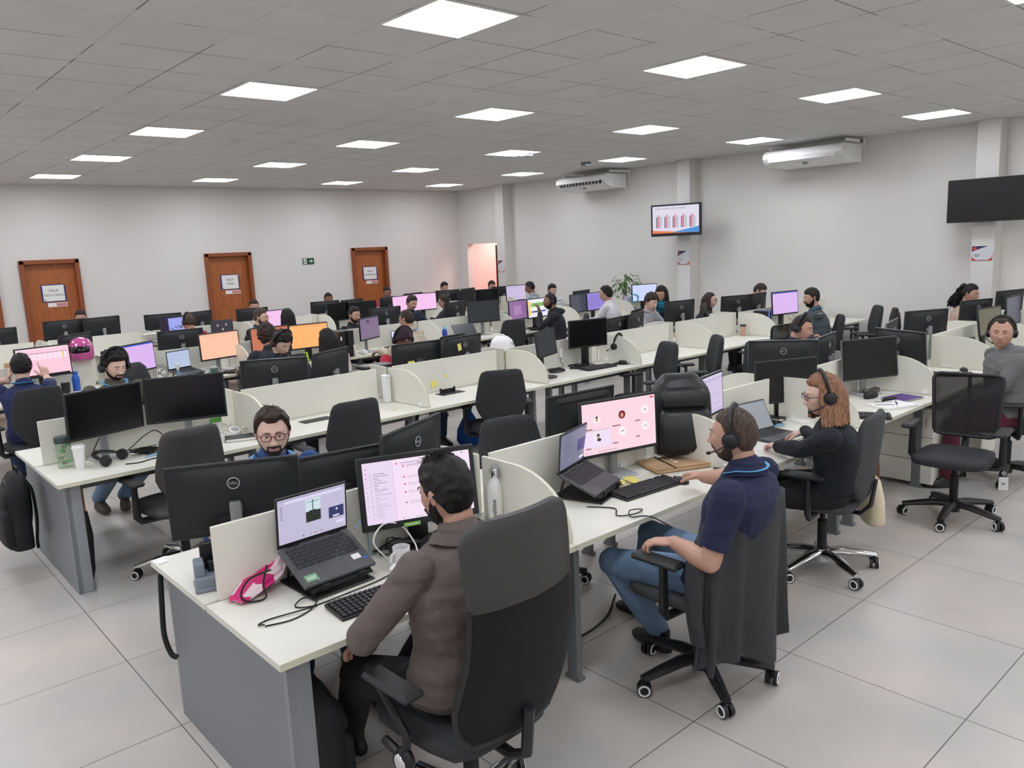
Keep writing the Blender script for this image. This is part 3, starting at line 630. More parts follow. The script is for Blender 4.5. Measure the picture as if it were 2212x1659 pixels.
def mouse(x, y, rz, label, z=DZ):
    o = root('computer_mouse', label, 'mouse', (x, y, z), rz, 'mice')
    part('mouse_shell', 'mse', lambda b: b.loft([(0, 0, 0, .030, .052, 2.4, 0), (0, 0, .012, .031, .053, 2.4, 0), (0, -.003, .024, .026, .044, 2.3, 0), (0, -.006, .033, .016, .028, 2.2, 0), (0, -.006, .036, .006, .01, 2, 0)], 24), BLK, o, ang=60)
    part('scroll_wheel', 'msw', lambda b: b.cyl((0, .03, .028), .008, .006, 12, axis='x'), STEELD, o)
def laptop(x, y, z, rz, label, look, incl=0, opening=105, W=.325, D=.225, group='laptops'):
    o = root('laptop', label, 'laptop', (x, y, z), rz, group, rx=math.radians(incl))
    part('keyboard_deck', f'ldk{W}', lambda b: (b.box((0, 0, .009), (W, D, .016), 0, bev=.004), b.box((0, -D*.27, .0173), (W*.33, D*.36, .0006), 1)), [LAPG, paint(66, 67, 70, .4, 'touchpad_grey', var=0)], o)
    def keys(b):
        for r_ in range(6):
            for c in range(14):
                if r_ == 5 and 4 <= c <= 8: continue
                b.box((-W/2+.03+c*(W-.06)/13, D*.40-r_*.0195, .0185), (.0165, .0155, .002), 0, bev=.0008)
                if (c+r_) % 2: b.box((-W/2+.028+c*(W-.06)/13, D*.40-r_*.0195+.001, .0197), (.003, .004, .0002), 1)
        b.box((-W/2+.03+6*(W-.06)/13, D*.40-5*.0195, .0185), (.09, .0155, .002), 0, bev=.0008)
    part('keys', f'lky{W}', keys, [KEYC, KEYL], o)
    a = math.radians(opening-90); T = Mx((0, D/2+.001, .012), rx=-a)
    part('lid', f'lld{W}{opening}', lambda b: (b.box((0, .004, .108), (W, .007, .216), 0, bev=.003, M=T), b.box((-W*.3, -.002, .0), (.05, .014, .012), 1, M=T), b.box((W*.3, -.002, .0), (.05, .014, .012), 1, M=T)), [LAPG, BLK], o)
    L, M = content(look)
    def sf(b):
        b.box((0, -.0001, .110), (W-.006, .0012, .208), len(M), M=T)
        k = B(); scrmesh(k, W-.018, .188, L); b.add(np.concatenate(k.v), k.f, k.m, T @ Matrix.Translation((0, -.0012, .113)))
    part('screen', f'lsc{W}{look}{opening}', sf, M+[BLK], o)
    return o
def stand(x, y, rz, label, incl=25, W=.27, D=.25):
    o = root('laptop_stand', label, 'laptop stand', (x, y, DZ), rz, 'laptop stands')
    a = math.radians(incl); T = Mx((0, -D/2, .03), rx=a)
    part('support_plate', f'lsp{incl}', lambda b: (b.box((0, D/2, 0), (W, D, .008), 0, bev=.003, M=T), [b.box((s_*W*.3, .0, .012), (.035, .012, .03), 0, bev=.003, M=T) for s_ in (-1, 1)]), BLKM, o)
    part('foot_frame', f'lsf{incl}', lambda b: (b.box((0, 0, .005), (W, D+.02, .008), 0, bev=.003), [b.tube([(s_*W*.42, D*.4, .008), (s_*W*.42, D*.28, .03+math.sin(a)*D*.72)], .007, 8) for s_ in (-1, 1)], [b.tube([(s_*W*.42, -D*.45, .008), (s_*W*.42, -D*.1, .03+math.sin(a)*D*.36)], .006, 8) for s_ in (-1, 1)]), BLK, o)
    return o
def mug(x, y, rz, label, m, band=None, h=.09, r=.038, z=DZ):
    o = root('mug', label, 'mug', (x, y, z), rz)
    part('cup', None, lambda b: b.lathe([(.6*r, 0), (r*.95, .002), (r, .01), (r, h), (r*.93, h), (r*.9, .012), (.001, .01)], 28), m, o, ang=50)
    part('handle', f'mh{h}{r}', lambda b: b.tube([(r*.95, 0, h*.82), (r*1.5, 0, h*.78), (r*1.75, 0, h*.5), (r*1.5, 0, h*.25), (r*.95, 0, h*.2)], .0055, 8), m, o)
    if band: part('print', None, lambda b: b.lathe([(r*1.005, h*.25), (r*1.012, h*.26), (r*1.012, h*.8), (r*1.005, h*.81)], 28), band, o)
def cable(name_label, pts, r=.003, m=None, n=14, cat='cable', group=None, name='cable'):
    P = bez(pts, n); x0, y0 = P[0].x, P[0].y
    return single(name, name_label, cat, lambda b: b.tube([(p.x-x0, p.y-y0, p.z) for p in P], r, 6), m or BLKM, (x0, y0, 0), group=group, ang=80)
def knot(x, y, label, z=DZ, R=.09, n=26, seed=1, r=.0032, m=None, h=.035):
    R_ = random.Random(seed); pts = []
    for k in range(n):
        a = k*1.9+R_.random(); q = R*(.35+.65*R_.random()); pts.append((x+math.cos(a)*q*1.4, y+math.sin(a)*q, z+r+.002+R_.random()*h))
    return cable(label, pts, r, m, 6, 'cable', name='cable')
def headset(x, y, z, rz, label, rx=0, ry=0, m=None, mic=True):
    o = root('headset', label, 'headset', (x, y, z), rz, rx=rx, ry=ry)
    headset_parts(o, m)
    return o
def headset_parts(o, m=None, mic=True, side=-1, R=.092, T=None, cupm=None):
    T = T or Matrix()
    m = m or BLK
    part('headband', None, lambda b: b.tube([(math.cos(a)*R, 0, math.sin(a)*R*1.35) for a in np.linspace(.0, PI, 22)], [.006]*3+[.010]*16+[.006]*3, 8, 0, T, flat=1.7), m, o)
    for s_ in (-1, 1): part('ear_cup', None, lambda b: (b.cyl((s_*(R-.006), 0, -.008), .036, .026, 22, 0, T, axis='x'), b.ell((s_*(R+.008), 0, -.008), (.012, .03, .03), 0, 16, T), b.tube([(s_*(R+.004), 0, .0), (s_*(R+.004), 0, .04)], .007, 6, 0, T)), cupm or m, o, ang=50)
    if mic: part('microphone', None, lambda b: (b.tube(bez([(side*(R+.008), .01, -.02), (side*R, .06, -.05), (side*R*.6, .105, -.07)], 6), .0035, 6, 0, T), b.ell((side*R*.55, .108, -.072), (.008, .012, .008), 0, 10, T)), m, o)
def bottle(x, y, label, prof, mb, mc, capprof, z=DZ, name='water_bottle', extra=None):
    o = root(name, label, 'bottle', (x, y, z))
    part('bottle_body', None, lambda b: b.lathe(prof, 28), mb, o, ang=50)
    part('cap', None, lambda b: (b.lathe(capprof, 24), extra(b) if extra else None), mc, o, ang=40)
    return o
def backpack(x, y, z, rz, label, w=.32, h=.46, d=.17, m=None, rx=0, gloss=False):
    m = m or paint(22, 23, 25, .8, 'black_nylon', var=.1, scale=12, bump=.4, bscale=300)
    o = root('backpack', label, 'backpack', (x, y, z), rz, rx=rx)
    def body(b):
        S = []
        for t in np.linspace(0, 1, 12):
            k = 1-.08*(2*t-1)**2; top = max(0, (t-.72)/.28); hw = w/2*k*(1-.42*top**2); dd = d/2*(1-.5*top**2)*(1-.1*(1-t)); 
            if t == 0: S.append((0, 0, 0, hw*.7, dd*.7, 3.4, 0))
            S.append((0, top*.02, .01+t*h*.97, hw, dd, 3.2, 0))
        S.append((0, .02, h, w*.2, d*.12, 3, 0)); b.loft(S, 32)
    part('bag_body', f'bpb{w}{h}{d}{m.name}', body, m, o, ang=60)
    part('front_pocket', f'bpp{w}{h}{d}{m.name}', lambda b: b.loft([(0, -d/2+.02, h*.04, w*.36, .03, 3.5, 0), (0, -d/2+.005, h*.10, w*.42, .04, 3.5, 0), (0, -d/2+.005, h*.50, w*.42, .04, 3.5, 0), (0, -d/2+.02, h*.57, w*.38, .02, 3.5, 0)], 28), m, o, ang=60)
    part('upper_pocket', f'bpu{w}{h}{d}{m.name}', lambda b: b.loft([(0, -d/2+.02, h*.575, w*.36, .02, 3.5, 0), (0, -d/2+.012, h*.62, w*.39, .03, 3.5, 0), (0, -d/2+.022, h*.76, w*.37, .03, 3.5, 0), (0, -d/2+.035, h*.83, w*.30, .02, 3.5, 0)], 28), m, o, ang=60)
    part('grab_handle', f'bph{h}', lambda b: b.tube([(-.05, .03, h*.97), (-.045, .03, h+.03), (0, .03, h+.045), (.045, .03, h+.03), (.05, .03, h*.97)], .008, 8, flat=.5), BLKM, o)
    for s_ in (-1, 1): part('shoulder_strap', f'bps{s_}{h}{d}', lambda b: b.tube(bez([(s_*.06, d*.42, h*.9), (s_*.085, d*.62, h*.75), (s_*.1, d*.64, h*.4), (s_*.12, d*.5, h*.1), (s_*.13, d*.5, -.0)], 6), .018, 8, flat=.35), BLKM, o)
    part('zipper', f'bpz{w}{h}{d}', lambda b: b.tube([(math.cos(a)*w*.44, -d*.30, h*.45+math.sin(a)*h*.46) for a in np.linspace(-.3, PI+.3, 24)], .004, 6), STEELD, o)
    return o
def notebook(x, y, rz, label, W, D, t, cover, pages=None, z=DZ, spiral=False):
    o = root('notebook', label, 'notebook', (x, y, z), rz)
    part('pages', None, lambda b: b.box((0, 0, t/2), (W*.98, D*.97, t*.8)), pages or PAPER, o)
    part('cover', None, lambda b: (b.box((0, 0, t-.0008), (W, D, .0016)), b.box((0, 0, .001), (W, D, .0016)), b.box((-W/2, 0, t/2), (.003, D, t)) if not spiral else None), cover, o)
    if spiral: part('spiral', None, lambda b: [b.torus((0, 0, 0), .006, .0012, 10, 0, Mx((-W/2+.012+k*(W-.024)/22, -D/2, t/2), ry=PI/2), k=5) for k in range(23)], SILV, o)
    return o
# ---------- people ----------
SKIN = {'a': (206, 166, 148), 'b': (190, 148, 128), 'c': (136, 98, 76), 'd': (104, 72, 56), 'e': (214, 178, 162)}
def skin(k): return paint(*SKIN[k], .5, 'skin_'+k, var=.04, scale=25, bump=.08, bscale=400)
def hairm(rgb, nm):
    if nm in MATS: return MATS[nm]
    m = bpy.data.materials.new(nm); m.use_nodes = True; n = m.node_tree.nodes; L = m.node_tree.links; b = n['Principled BSDF']; b.inputs['Roughness'].default_value = .55; b.inputs['Specular IOR Level'].default_value = .3
    tc = n.new('ShaderNodeTexCoord'); mp = n.new('ShaderNodeMapping'); mp.inputs['Scale'].default_value = (1, 1, .12); L.new(tc.outputs['Object'], mp.inputs[0])
    nz = n.new('ShaderNodeTexNoise'); nz.inputs['Scale'].default_value = 120; nz.inputs['Detail'].default_value = 3; L.new(mp.outputs[0], nz.inputs[0])
    r = n.new('ShaderNodeValToRGB'); c = s2l(*rgb); r.color_ramp.elements[0].position = .35; r.color_ramp.elements[1].position = .7
    r.color_ramp.elements[0].color = (*[x*.55 for x in c], 1); r.color_ramp.elements[1].color = (*[min(1, x*1.5) for x in c], 1)
    L.new(nz.outputs['Fac'], r.inputs[0]); L.new(r.outputs[0], b.inputs['Base Color'])
    bp = n.new('ShaderNodeBump'); bp.inputs['Strength'].default_value = .6; bp.inputs['Distance'].default_value = .003; L.new(nz.outputs['Fac'], bp.inputs['Height']); L.new(bp.outputs[0], b.inputs['Normal'])
    MATS[nm] = m; return m
BLACKH = hairm((26, 22, 21), 'black_hair'); BROWNH = hairm((52, 38, 30), 'dark_brown_hair'); REDH = hairm((136, 98, 74), 'copper_blond_hair'); GREYH = hairm((72, 58, 48), 'short_brown_hair')
EYEW = paint(225, 220, 215, .3, 'eye_white', var=0); IRIS = paint(50, 34, 24, .2, 'iris_brown', var=0)
LIP = paint(180, 124, 112, .45, 'lips', var=0); LIPD = paint(110, 66, 58, .45, 'lips_dark', var=0)
def cloth(name, rgb, rough=.9, fold=.5):
    if name in MATS: return MATS[name]
    m = paint(*rgb, rough, name, var=.07, scale=14)
    n = m.node_tree.nodes; L = m.node_tree.links; b = n['Principled BSDF']
    tc = n.new('ShaderNodeTexCoord'); nz = n.new('ShaderNodeTexNoise'); nz.inputs['Scale'].default_value = 9; nz.inputs['Detail'].default_value = 2; nz.inputs['Distortion'].default_value = 1.2
    bp = n.new('ShaderNodeBump'); bp.inputs['Strength'].default_value = fold; bp.inputs['Distance'].default_value = .02
    L.new(tc.outputs['Object'], nz.inputs[0]); L.new(nz.outputs['Fac'], bp.inputs['Height']); L.new(bp.outputs[0], b.inputs['Normal']); return m
def gs(x, s): return np.exp(-(x/s)**2)
def shape_head(d, female=False, wide=1.0):
    a, b_, c = .0765*wide, .098, .118
    r = 1/np.sqrt((d[:, 0]/a)**2+(d[:, 1]/b_)**2+(d[:, 2]/c)**2); p = d*r[:, None]
    x, y, z = p.T.copy(); fr = np.clip(y/.05, 0, 1)
    t = np.clip(-z/.118, 0, 1)
    x = x*(1-(.30 if female else .22)*t**1.6); y = np.where(y > 0, y*(1+.05*t)-.0*t, y*(1-.42*t**1.2))
    x = x*(1+.03*gs(z-.05, .05))
    y = np.where(y > 0, y*(1-.05*gs(z-.06, .05)), y)
    ax = np.abs(x)
    dy = .012*gs(x, .009)*gs(z-.002, .024)+.021*gs(x, .0135)*gs(z+.024, .012)+.008*gs(ax-.012, .006)*gs(z+.028, .007)
    dy += -.012*gs(ax-.031, .016)*gs(z-.012, .012)+.005*gs(ax-.028, .022)*gs(z-.033, .009)
    dy += .008*gs(x, .026)*gs(z+.058, .016)+.004*gs(x, .02)*gs(z+.0505, .0045)+.0045*gs(x, .018)*gs(z+.0625, .005)-.004*gs(x, .024)*gs(z+.0565, .0028)
    dy += .008*gs(x, .022)*gs(z+.094, .016)-.003*gs(x, .03)*gs(z+.076, .007)+.004*gs(ax-.046, .014)*gs(z+.014, .016)
    y = y+dy*fr
    return np.stack([x, y, z], 1)
def head_grid(nu, nv):
    V = []; 
    for i in range(nv+1):
        th = PI*i/nv; st, ct = max(math.sin(th), 1e-3), math.cos(th)
        for j in range(nu):
            u = j/nu*2*PI; ph = u-.55*math.sin(u)      # dense near the face (ph = 0)
            V.append((math.sin(ph)*st, math.cos(ph)*st, ct))
    d = np.array(V); d /= np.linalg.norm(d, axis=1)[:, None]
    F = [(i*nu+j, i*nu+(j+1) % nu, (i+1)*nu+(j+1) % nu, (i+1)*nu+j)[::-1] for i in range(nv) for j in range(nu)]
    return d, F
def sstep(x, a, b): t = np.clip((x-a)/(b-a), 0, 1); return t*t*(3-2*t)
def remeshed(b, vox, smooth=4):
    me = b.mesh('tmp', [], smooth=False); o = bpy.data.objects.new('tmp', me); COL.objects.link(o)
    r = o.modifiers.new('r', 'REMESH'); r.mode = 'VOXEL'; r.voxel_size = vox
    s_ = o.modifiers.new('s', 'SMOOTH'); s_.iterations = smooth; s_.factor = .6
    dg = bpy.context.evaluated_depsgraph_get(); ev = o.evaluated_get(dg); m2 = ev.to_mesh()
    n = len(m2.vertices); V = np.empty(n*3); m2.vertices.foreach_get('co', V); F = [tuple(p.vertices) for p in m2.polygons]
    ev.to_mesh_clear(); bpy.data.objects.remove(o); bpy.data.meshes.remove(me)
    return V.reshape(-1, 3), F
def limb(b, pts, rs, seg=14):
    P = [Vector(p) for p in pts]
    b.tube(P, rs, seg)
    for p, r in zip(P, rs): b.ell(p, (r, r, r), 0, 12)
def ik(S, Hd, l1, l2, pole):
    d = Hd-S; L = min(d.length, (l1+l2)*.995); dn = d.normalized(); a = (l1*l1-l2*l2+L*L)/(2*L); h = math.sqrt(max(l1*l1-a*a, 0))
    pn = (pole-dn*pole.dot(dn)); pn = pn.normalized() if pn.length > 1e-5 else Vector((0, 0, -1))
    return S+dn*a+pn*h, S+dn*L
def hand(b, wr, d, nrm, k=1.0, curl=.5, sidev=None, point=False, fat=1.0):
    """wr wrist, d hand direction, nrm = palm-side normal, sidev = thumb side"""
    d = d.normalized(); nrm = (nrm-d*nrm.dot(d)).normalized(); sd = d.cross(nrm)
    if sidev is not None and sd.dot(sidev) < 0: sd = -sd
    R = Matrix((sd, d, -nrm)).transposed().to_4x4()
    pc = wr+d*.05*k
    b.ell(pc, (.041*k, .056*k, .0165*k*fat), 0, 14, rot=R)
    b.ell(pc+d*.012*k, (.039*k, .042*k, .015*k*fat), 0, 14, rot=R)
    limb(b, [wr-d*.015, wr+d*.02*k], [.025*k, .024*k], 10)
    for q, (off, ln, c2) in enumerate(((.029, .072, .9), (.0105, .080, 1), (-.0085, .075, 1.05), (-.027, .060, 1.15))):
        cu = curl*c2
        if point: cu = .05 if q == 0 else 1.5
        p = wr+d*(.092-.006*abs(q-1.3))*k+sd*off*k; an = cu*.5; pts = [p-d*.015*k, p]; dd = d+sd*off*1.2
        dd.normalize()
        for s_ in (.46, .30, .24):
            v = dd*math.cos(an)+nrm*math.sin(an); p = p+v*ln*s_*k; pts.append(p); an += cu*.65
        r = .0088*k*fat
        limb(b, pts, [r*1.05, r*1.05, r, r*.93, r*.85], 8)
    t0 = wr+d*.028*k+sd*.03*k; v = (d*.62+sd*.72+nrm*.25).normalized(); t1 = t0+v*.034*k; v2 = (d*.85+sd*.35+nrm*.35).normalized(); t2 = t1+v2*.030*k; t3 = t2+(v2+nrm*.3).normalized()*.022*k
    limb(b, [wr+d*.02*k+sd*.012*k, t0, t1, t2, t3], [.016*k, .0135*k*fat, .0115*k*fat, .010*k*fat, .009*k*fat], 8)
def person(label, H, yaw, hy=None, hp=12, hr=0, lean=.10, side=0, skn='b', hair=None, beard=None, glasses=None, shirt=None, sleeve='long', pants=None,
           hands=None, near=0, female=False, phones=None, lanyard=None, stand_=False, poles=None, collar=True, hipz=.56, legs=None, hood=None, shoes=None, cap=None, curl=.6, lid=0, handn=None, point=False, extra=None, handdir=None, wide=1.0, detail=True, bw=1.08, band=None):
    H = Vector(H); a = math.radians(yaw); F = Vector((math.sin(a), math.cos(a), 0)); Rt = Vector((math.cos(a), -math.sin(a), 0)); Z = Vector((0, 0, 1))
    hips = H-F*lean-Rt*side; hips.z = hipz if not stand_ else .95
    o = root('person', label, 'person', (hips.x, hips.y, 0), 0, 'people working at the desks'); O = Vector((hips.x, hips.y, 0))
    H = H-O; hips = hips-O
    sk = skin(skn); sw = (.93 if female else 1.0)*bw; pants = pants or MATS['black_trousers']; sa = 1+(sw-1)*.35
    hy = yaw if hy is None else hy
    hm = Matrix.Translation(H) @ Matrix.Rotation(-math.radians(hy), 4, 'Z') @ Matrix.Rotation(-math.radians(hp), 4, 'X') @ Matrix.Rotation(math.radians(hr), 4, 'Y')
    HF = (hm.to_3x3() @ Vector((0, 1, 0)))
    NH = H+hm.to_3x3() @ Vector((0, -.022, -.075)); NB = H-Z*.158-F*.035-HF*.01
    up = (NB-hips); ul = up.length
    vox = {3: .0042, 2: .006, 1: .009, 0: .012}[near]
    # spine points
    def sp(t, bow=.03): return hips+up*t-F*bow*math.sin(PI*min(1, t))
    SH = [NB-Z*.048-F*.01+Rt*s_*.172*sw for s_ in (-1, 1)]
    hd = hands or [None, None]; EL = []; WR = []
    for k, s_ in enumerate((-1, 1)):
        tgt = Vector(hd[k])-O if hd[k] is not None else H+F*.40+Rt*s_*.15-Z*(H.z-.80)
        pl = Vector(poles[k]) if poles and poles[k] else (Rt*s_*.7-Z*.8-F*.2)
        hdr = ((tgt-SH[k]).normalized()*.4+F*.6-Z*.15).normalized() if not (handdir and handdir[k]) else Vector(handdir[k]).normalized()
        wr_t = tgt-hdr*.07
        e, wr = ik(SH[k], wr_t, .285*(.94 if female else 1), .255*(.94 if female else 1), pl); EL.append(e); WR.append((wr, hdr))
    # torso sections
    def torso(b, g, lo=0.0, hi=1.0, neck=True):
        R = []; D = [(0, .165, .125), (.15, .158, .118), (.35, .145, .108), (.6, .165, .118), (.78, .178, .112), (.9, .150, .090), (.97, .095, .070), (1.0, .062, .062)]
        for t, hw, hh in D:
            if t < lo-1e-6 or t > hi+1e-6: continue
            hw *= sw; hh *= (sw+1)/2
            c = sp(t); hw += g; hh += g
            ring = []
            for j in range(24):
                q = 2*PI*j/24; cx, sx = math.cos(q), math.sin(q); e = 2.6
                ring.append(c+Rt*math.copysign(abs(cx)**(2/e), cx)*hw+F*math.copysign(abs(sx)**(2/e), sx)*hh)
            R.append([tuple(p) for p in ring])
        b.rings(R)
    if legs is None:
        KN = [hips+F*(.44 if not stand_ else .05)+Rt*s_*.13-Z*(.05 if not stand_ else .44) for s_ in (-1, 1)]
        AN = [KN[k]+F*(.02 if not stand_ else -.02)-Z*(KN[k].z-.10) for k in (0, 1)]
    else:
        KN = [Vector(l[0])-O for l in legs]; AN = [Vector(l[1])-O for l in legs]
    HJ = [hips+Rt*s_*.085-Z*.02 for s_ in (-1, 1)]
    # body: one continuous remeshed surface plus detailed head merged at the neck
    b = B(); torso(b, -.02)
    limb(b, [NB-Z*.03, NB*.5+NH*.5, NH], [.064, .054, .056] if not female else [.056, .046, .048], 16)
    for k in (0, 1):
        limb(b, [SH[k], EL[k]], [.040, .038*sw], 12); m1 = EL[k].lerp(WR[k][0], .3)
        limb(b, [EL[k], m1, WR[k][0]], [.038*sw, .041*sw, .026*sw], 14)
        nr = Vector(handn[k]) if handn and handn[k] else Vector((0, 0, -1))
        hand(b, WR[k][0], WR[k][1], nr, .94 if female else 1.02, (curl[k] if isinstance(curl, (list, tuple)) else curl), Rt*(-1 if k else 1), point=(point == k+1), fat=1.0 if near >= 2 else 1.25)
        limb(b, [HJ[k], KN[k], AN[k]], [.07, .05, .036], 12)
    V, Fc = remeshed(b, vox, 3 if near >= 2 else 2)
    bb = B(); bb.add(V, Fc, 0)
    d, HFc = head_grid(*((112, 84) if near >= 2 else (72, 54) if near == 1 else (48, 36))); P = shape_head(d, female, wide)
    fm = []
    C = np.array([P[list(f)].mean(0) for f in HFc])
    for c in C:
        lipz = abs(c[0])/.023
        fm.append(1 if c[1] > .06 and lipz < 1 and abs(c[2]+.0565) < .0085*(1-lipz**2)+.001 else 0)
    bb.add(P, HFc, fm, hm)
    for s_ in (-1, 1):
        bb.ell((s_*.077*wide, -.006, .002), (.0075, .017, .030), 0, 14, hm, Matrix.Rotation(s_*-.35, 4, 'Z') @ Matrix.Rotation(.15, 4, 'X'))
        bb.ell((s_*.082*wide, -.010, .010), (.005, .016, .018), 0, 12, hm, Matrix.Rotation(s_*-.5, 4, 'Z'))
        if detail:
            ey = .079
            bb.ell((s_*.031, ey-.003, .012), (.0135, .012, .0105), 2, 14, hm)
            if lid < 1: bb.ell((s_*.031, ey+.0078-.001*0, .011-.002*lid), (.0058, .0018, .0058), 3, 12, hm)
            bb.ell((s_*.031, ey-.0028, .0185-.007*lid), (.0155, .0132, .008+.004*lid), 0, 14, hm); bb.ell((s_*.031, ey-.003, .002), (.0145, .012, .0055), 0, 12, hm)
    part_ = link('body', bb.mesh('body', [sk, LIPD if skn in 'cd' else LIP, EYEW, IRIS], ang=80), o)
    # hair
    if hair:
        st = dict(t=.012, ts=.006, rough=.003, line=0, m=BLACKH, back=-.06); st.update(hair)
        d2, F2 = head_grid(96, 72) if near >= 1 else head_grid(56, 42); P2 = shape_head(d2, female, wide)
        az = np.abs(np.degrees(np.arctan2(d2[:, 0], d2[:, 1])))
        zl = np.interp(az, [0, 30, 52, 66, 80, 92, 104, 125, 180], [.070, .068, .060, .036, -.002, .004, -.022, st['back']+.01, st['back']])+st['line']*np.interp(az, [0, 60, 90], [1, 1, 0])
        if st.get('recede'): zl = zl+st['recede']*gs(az-42, 18)
        mk = sstep(P2[:, 2], zl-.004, zl+.010)
        top = sstep(P2[:, 2], .0, .09); th = st['ts']+(st['t']-st['ts'])*top
        if st.get('bald'): th = th*(1-.9*sstep(P2[:, 2], .085, .112))-.006*sstep(P2[:, 2], .09, .112)
        if st.get('fringe'): th = th+.008*gs(az, 55)*gs(P2[:, 2]-.08, .03)
        nz = np.array([noise.noise(Vector(q)*st.get('fq', 60)) for q in P2]); nz2 = np.array([noise.noise(Vector(q)*st.get('fq', 60)*2.3+Vector((3, 1, 2))) for q in P2])
        dr = th*mk*(1+.25*nz)+st['rough']*(nz+.6*nz2)*2*mk-.006*(1-mk)
        Q = P2+d2*dr[:, None]; hb = B(); hb.add(Q, F2, 0, hm)
        if st.get('spikes'):
            rr = random.Random(3)
            for k in range(st['spikes']):
                u, v = rr.uniform(-.045, .045), rr.uniform(-.05, .045); zz = .118*math.sqrt(max(0, 1-(u/.09)**2-(v/.11)**2))+st['t']
                hb.tube([(u, v, zz-.012), (u+rr.uniform(-.006, .006), v+.004, zz+.004), (u+rr.uniform(-.02, .02), v+rr.uniform(-.015, .02), zz+rr.uniform(.006, .016))], [.003, .002, .0006], 5, 0, hm)
        if st.get('long'):
            Ln = st['long']; fl = st.get('flare', 0); a0 = st.get('a0', 66); nA = 60
            wv = st.get('wave', .0); zt = np.linspace(.085, -Ln, 26); outer = []
            for i, zz in enumerate(zt):
                s2 = min(1, max(0, (.085-zz)/.10)); rx = .092+fl*max(0, -zz)+.004*s2; ry = .108+.02*s2
                if zz > .0: k2 = math.sqrt(max(.05, 1-(zz/.125)**2)); rx *= k2*1.02; ry *= k2*1.02
                rowo = []
                for j in range(nA+1):
                    az2 = math.radians(a0+(360-2*a0)*j/nA); nn = 1+.012*math.sin(j*2.1+i*.05)+.016*math.sin(j*1.13+i*.08)+.012*math.sin(j*4.7)*(i/26)+wv*noise.noise(Vector((j*.35, zz*30, 1)))
                    tap = 1-.12*st.get('taper', 0)*max(0, -zz)/Ln
                    rowo.append((math.sin(az2)*rx*nn*tap, math.cos(az2)*ry*nn-.0, zz+(.012*math.sin(j*2.7)*(i/26)**4)))
                outer.append(rowo)
            Vv = [p for r_ in outer for p in r_]; Vi = [(x*.84, y*.84, z) for x, y, z in Vv]; n1 = nA+1; NN = len(Vv); ff = []
            for i in range(len(zt)-1):
                for j in range(nA):
                    q = (i*n1+j, i*n1+j+1, (i+1)*n1+j+1, (i+1)*n1+j); ff.append(q); ff.append(tuple(x+NN for x in q[::-1]))
                for j in (0, nA): q = (i*n1+j, (i+1)*n1+j, (i+1)*n1+j+NN, i*n1+j+NN); ff.append(q if j else q[::-1])
            e = (len(zt)-1)*n1
            for j in range(nA): ff.append((e+j, e+j+1, e+j+1+NN, e+j+NN))
            HV = Matrix.Translation(H) @ Matrix.Rotation(-math.radians(hy), 4, 'Z') @ Matrix.Rotation(-math.radians(hp*.4), 4, 'X')
            hb.add(Vv+Vi, ff, 0, HV)
        if st.get('pony'):
            rr = random.Random(5); 
            hb.ell((0, -.10, .07), (.04, .04, .04), 0, 16, hm)
            for k in range(26): 
                q0 = Vector((rr.uniform(-.03, .03), -.12, .06+rr.uniform(-.02, .02))); pts = [q0]
                for z_ in range(9): pts.append(pts[-1]+Vector((rr.uniform(-.018, .018), rr.uniform(-.022, .012), -.032)))
                hb.tube(pts, [.012]*8+[.008, .002], 6, 0, hm)
        link('hair', hb.mesh('hair', [st['m']], ang=80), o)
        if detail:
            def brow(b_):
                for s_ in (-1, 1): b_.tube([(s_*.014, .0965, .029), (s_*.028, .0965, .0335), (s_*.044, .087, .029)], [.002, .0032, .0014], 6, 0, hm, flat=.8)
            part('eyebrows', None, brow, st['m'], o)
    if cap:
        d2, F2 = head_grid(64, 48); P2 = shape_head(d2, female, wide); az = np.abs(np.degrees(np.arctan2(d2[:, 0], d2[:, 1]))); zl = np.interp(az, [0, 70, 180], [.045, .0, -.05])
        mk = sstep(P2[:, 2], zl-.003, zl+.006); Q = P2+d2*(.018*mk+.010*gs(P2[:, 2]-zl-.02, .02)*mk+.012*sstep(P2[:, 2], .05, .12)-.008*(1-mk))[:, None]
        part('beanie', None, lambda b_: b_.add(Q, F2, 0, hm), cap, o, ang=80)
    if beard:
        bt, bm = beard; d2, F2 = head_grid(96, 72) if near else head_grid(56, 42); P2 = shape_head(d2, female, wide)
        x, y, z = P2.T; az = np.abs(np.degrees(np.arctan2(d2[:, 0], d2[:, 1])))
        low = sstep(-z, np.interp(az, [0, 20, 45, 70, 85], [.066, .066, .062, .03, -.0])-.004, np.interp(az, [0, 20, 45, 70, 85], [.066, .066, .062, .03, -.0])+.006)
        ms = gs(z+.0435, .006)*sstep(-np.abs(x), -.032, -.024)*(y > .04); gt = sstep(-np.abs(np.abs(x)-.03), -.008, -.003)*(z < -.04)*(z > -.07)*(y > .04)
        mk = np.clip(np.maximum(np.maximum(low, sstep(ms, .25, .6)), gt*.8), 0, 1)*(az < 92); 
        if bt == 'moustache': mk = sstep(ms, .25, .6)
        nz = np.array([noise.noise(Vector(q)*220) for q in P2]); tk = {'full': .009, 'short': .0035, 'moustache': .004}[bt]
        Q = P2+d2*(mk*tk*(1+.7*nz)-.004*(1-mk))[:, None]; part('beard' if bt != 'moustache' else 'moustache', None, lambda b_: b_.add(Q, F2, 0, hm), bm, o, ang=80)
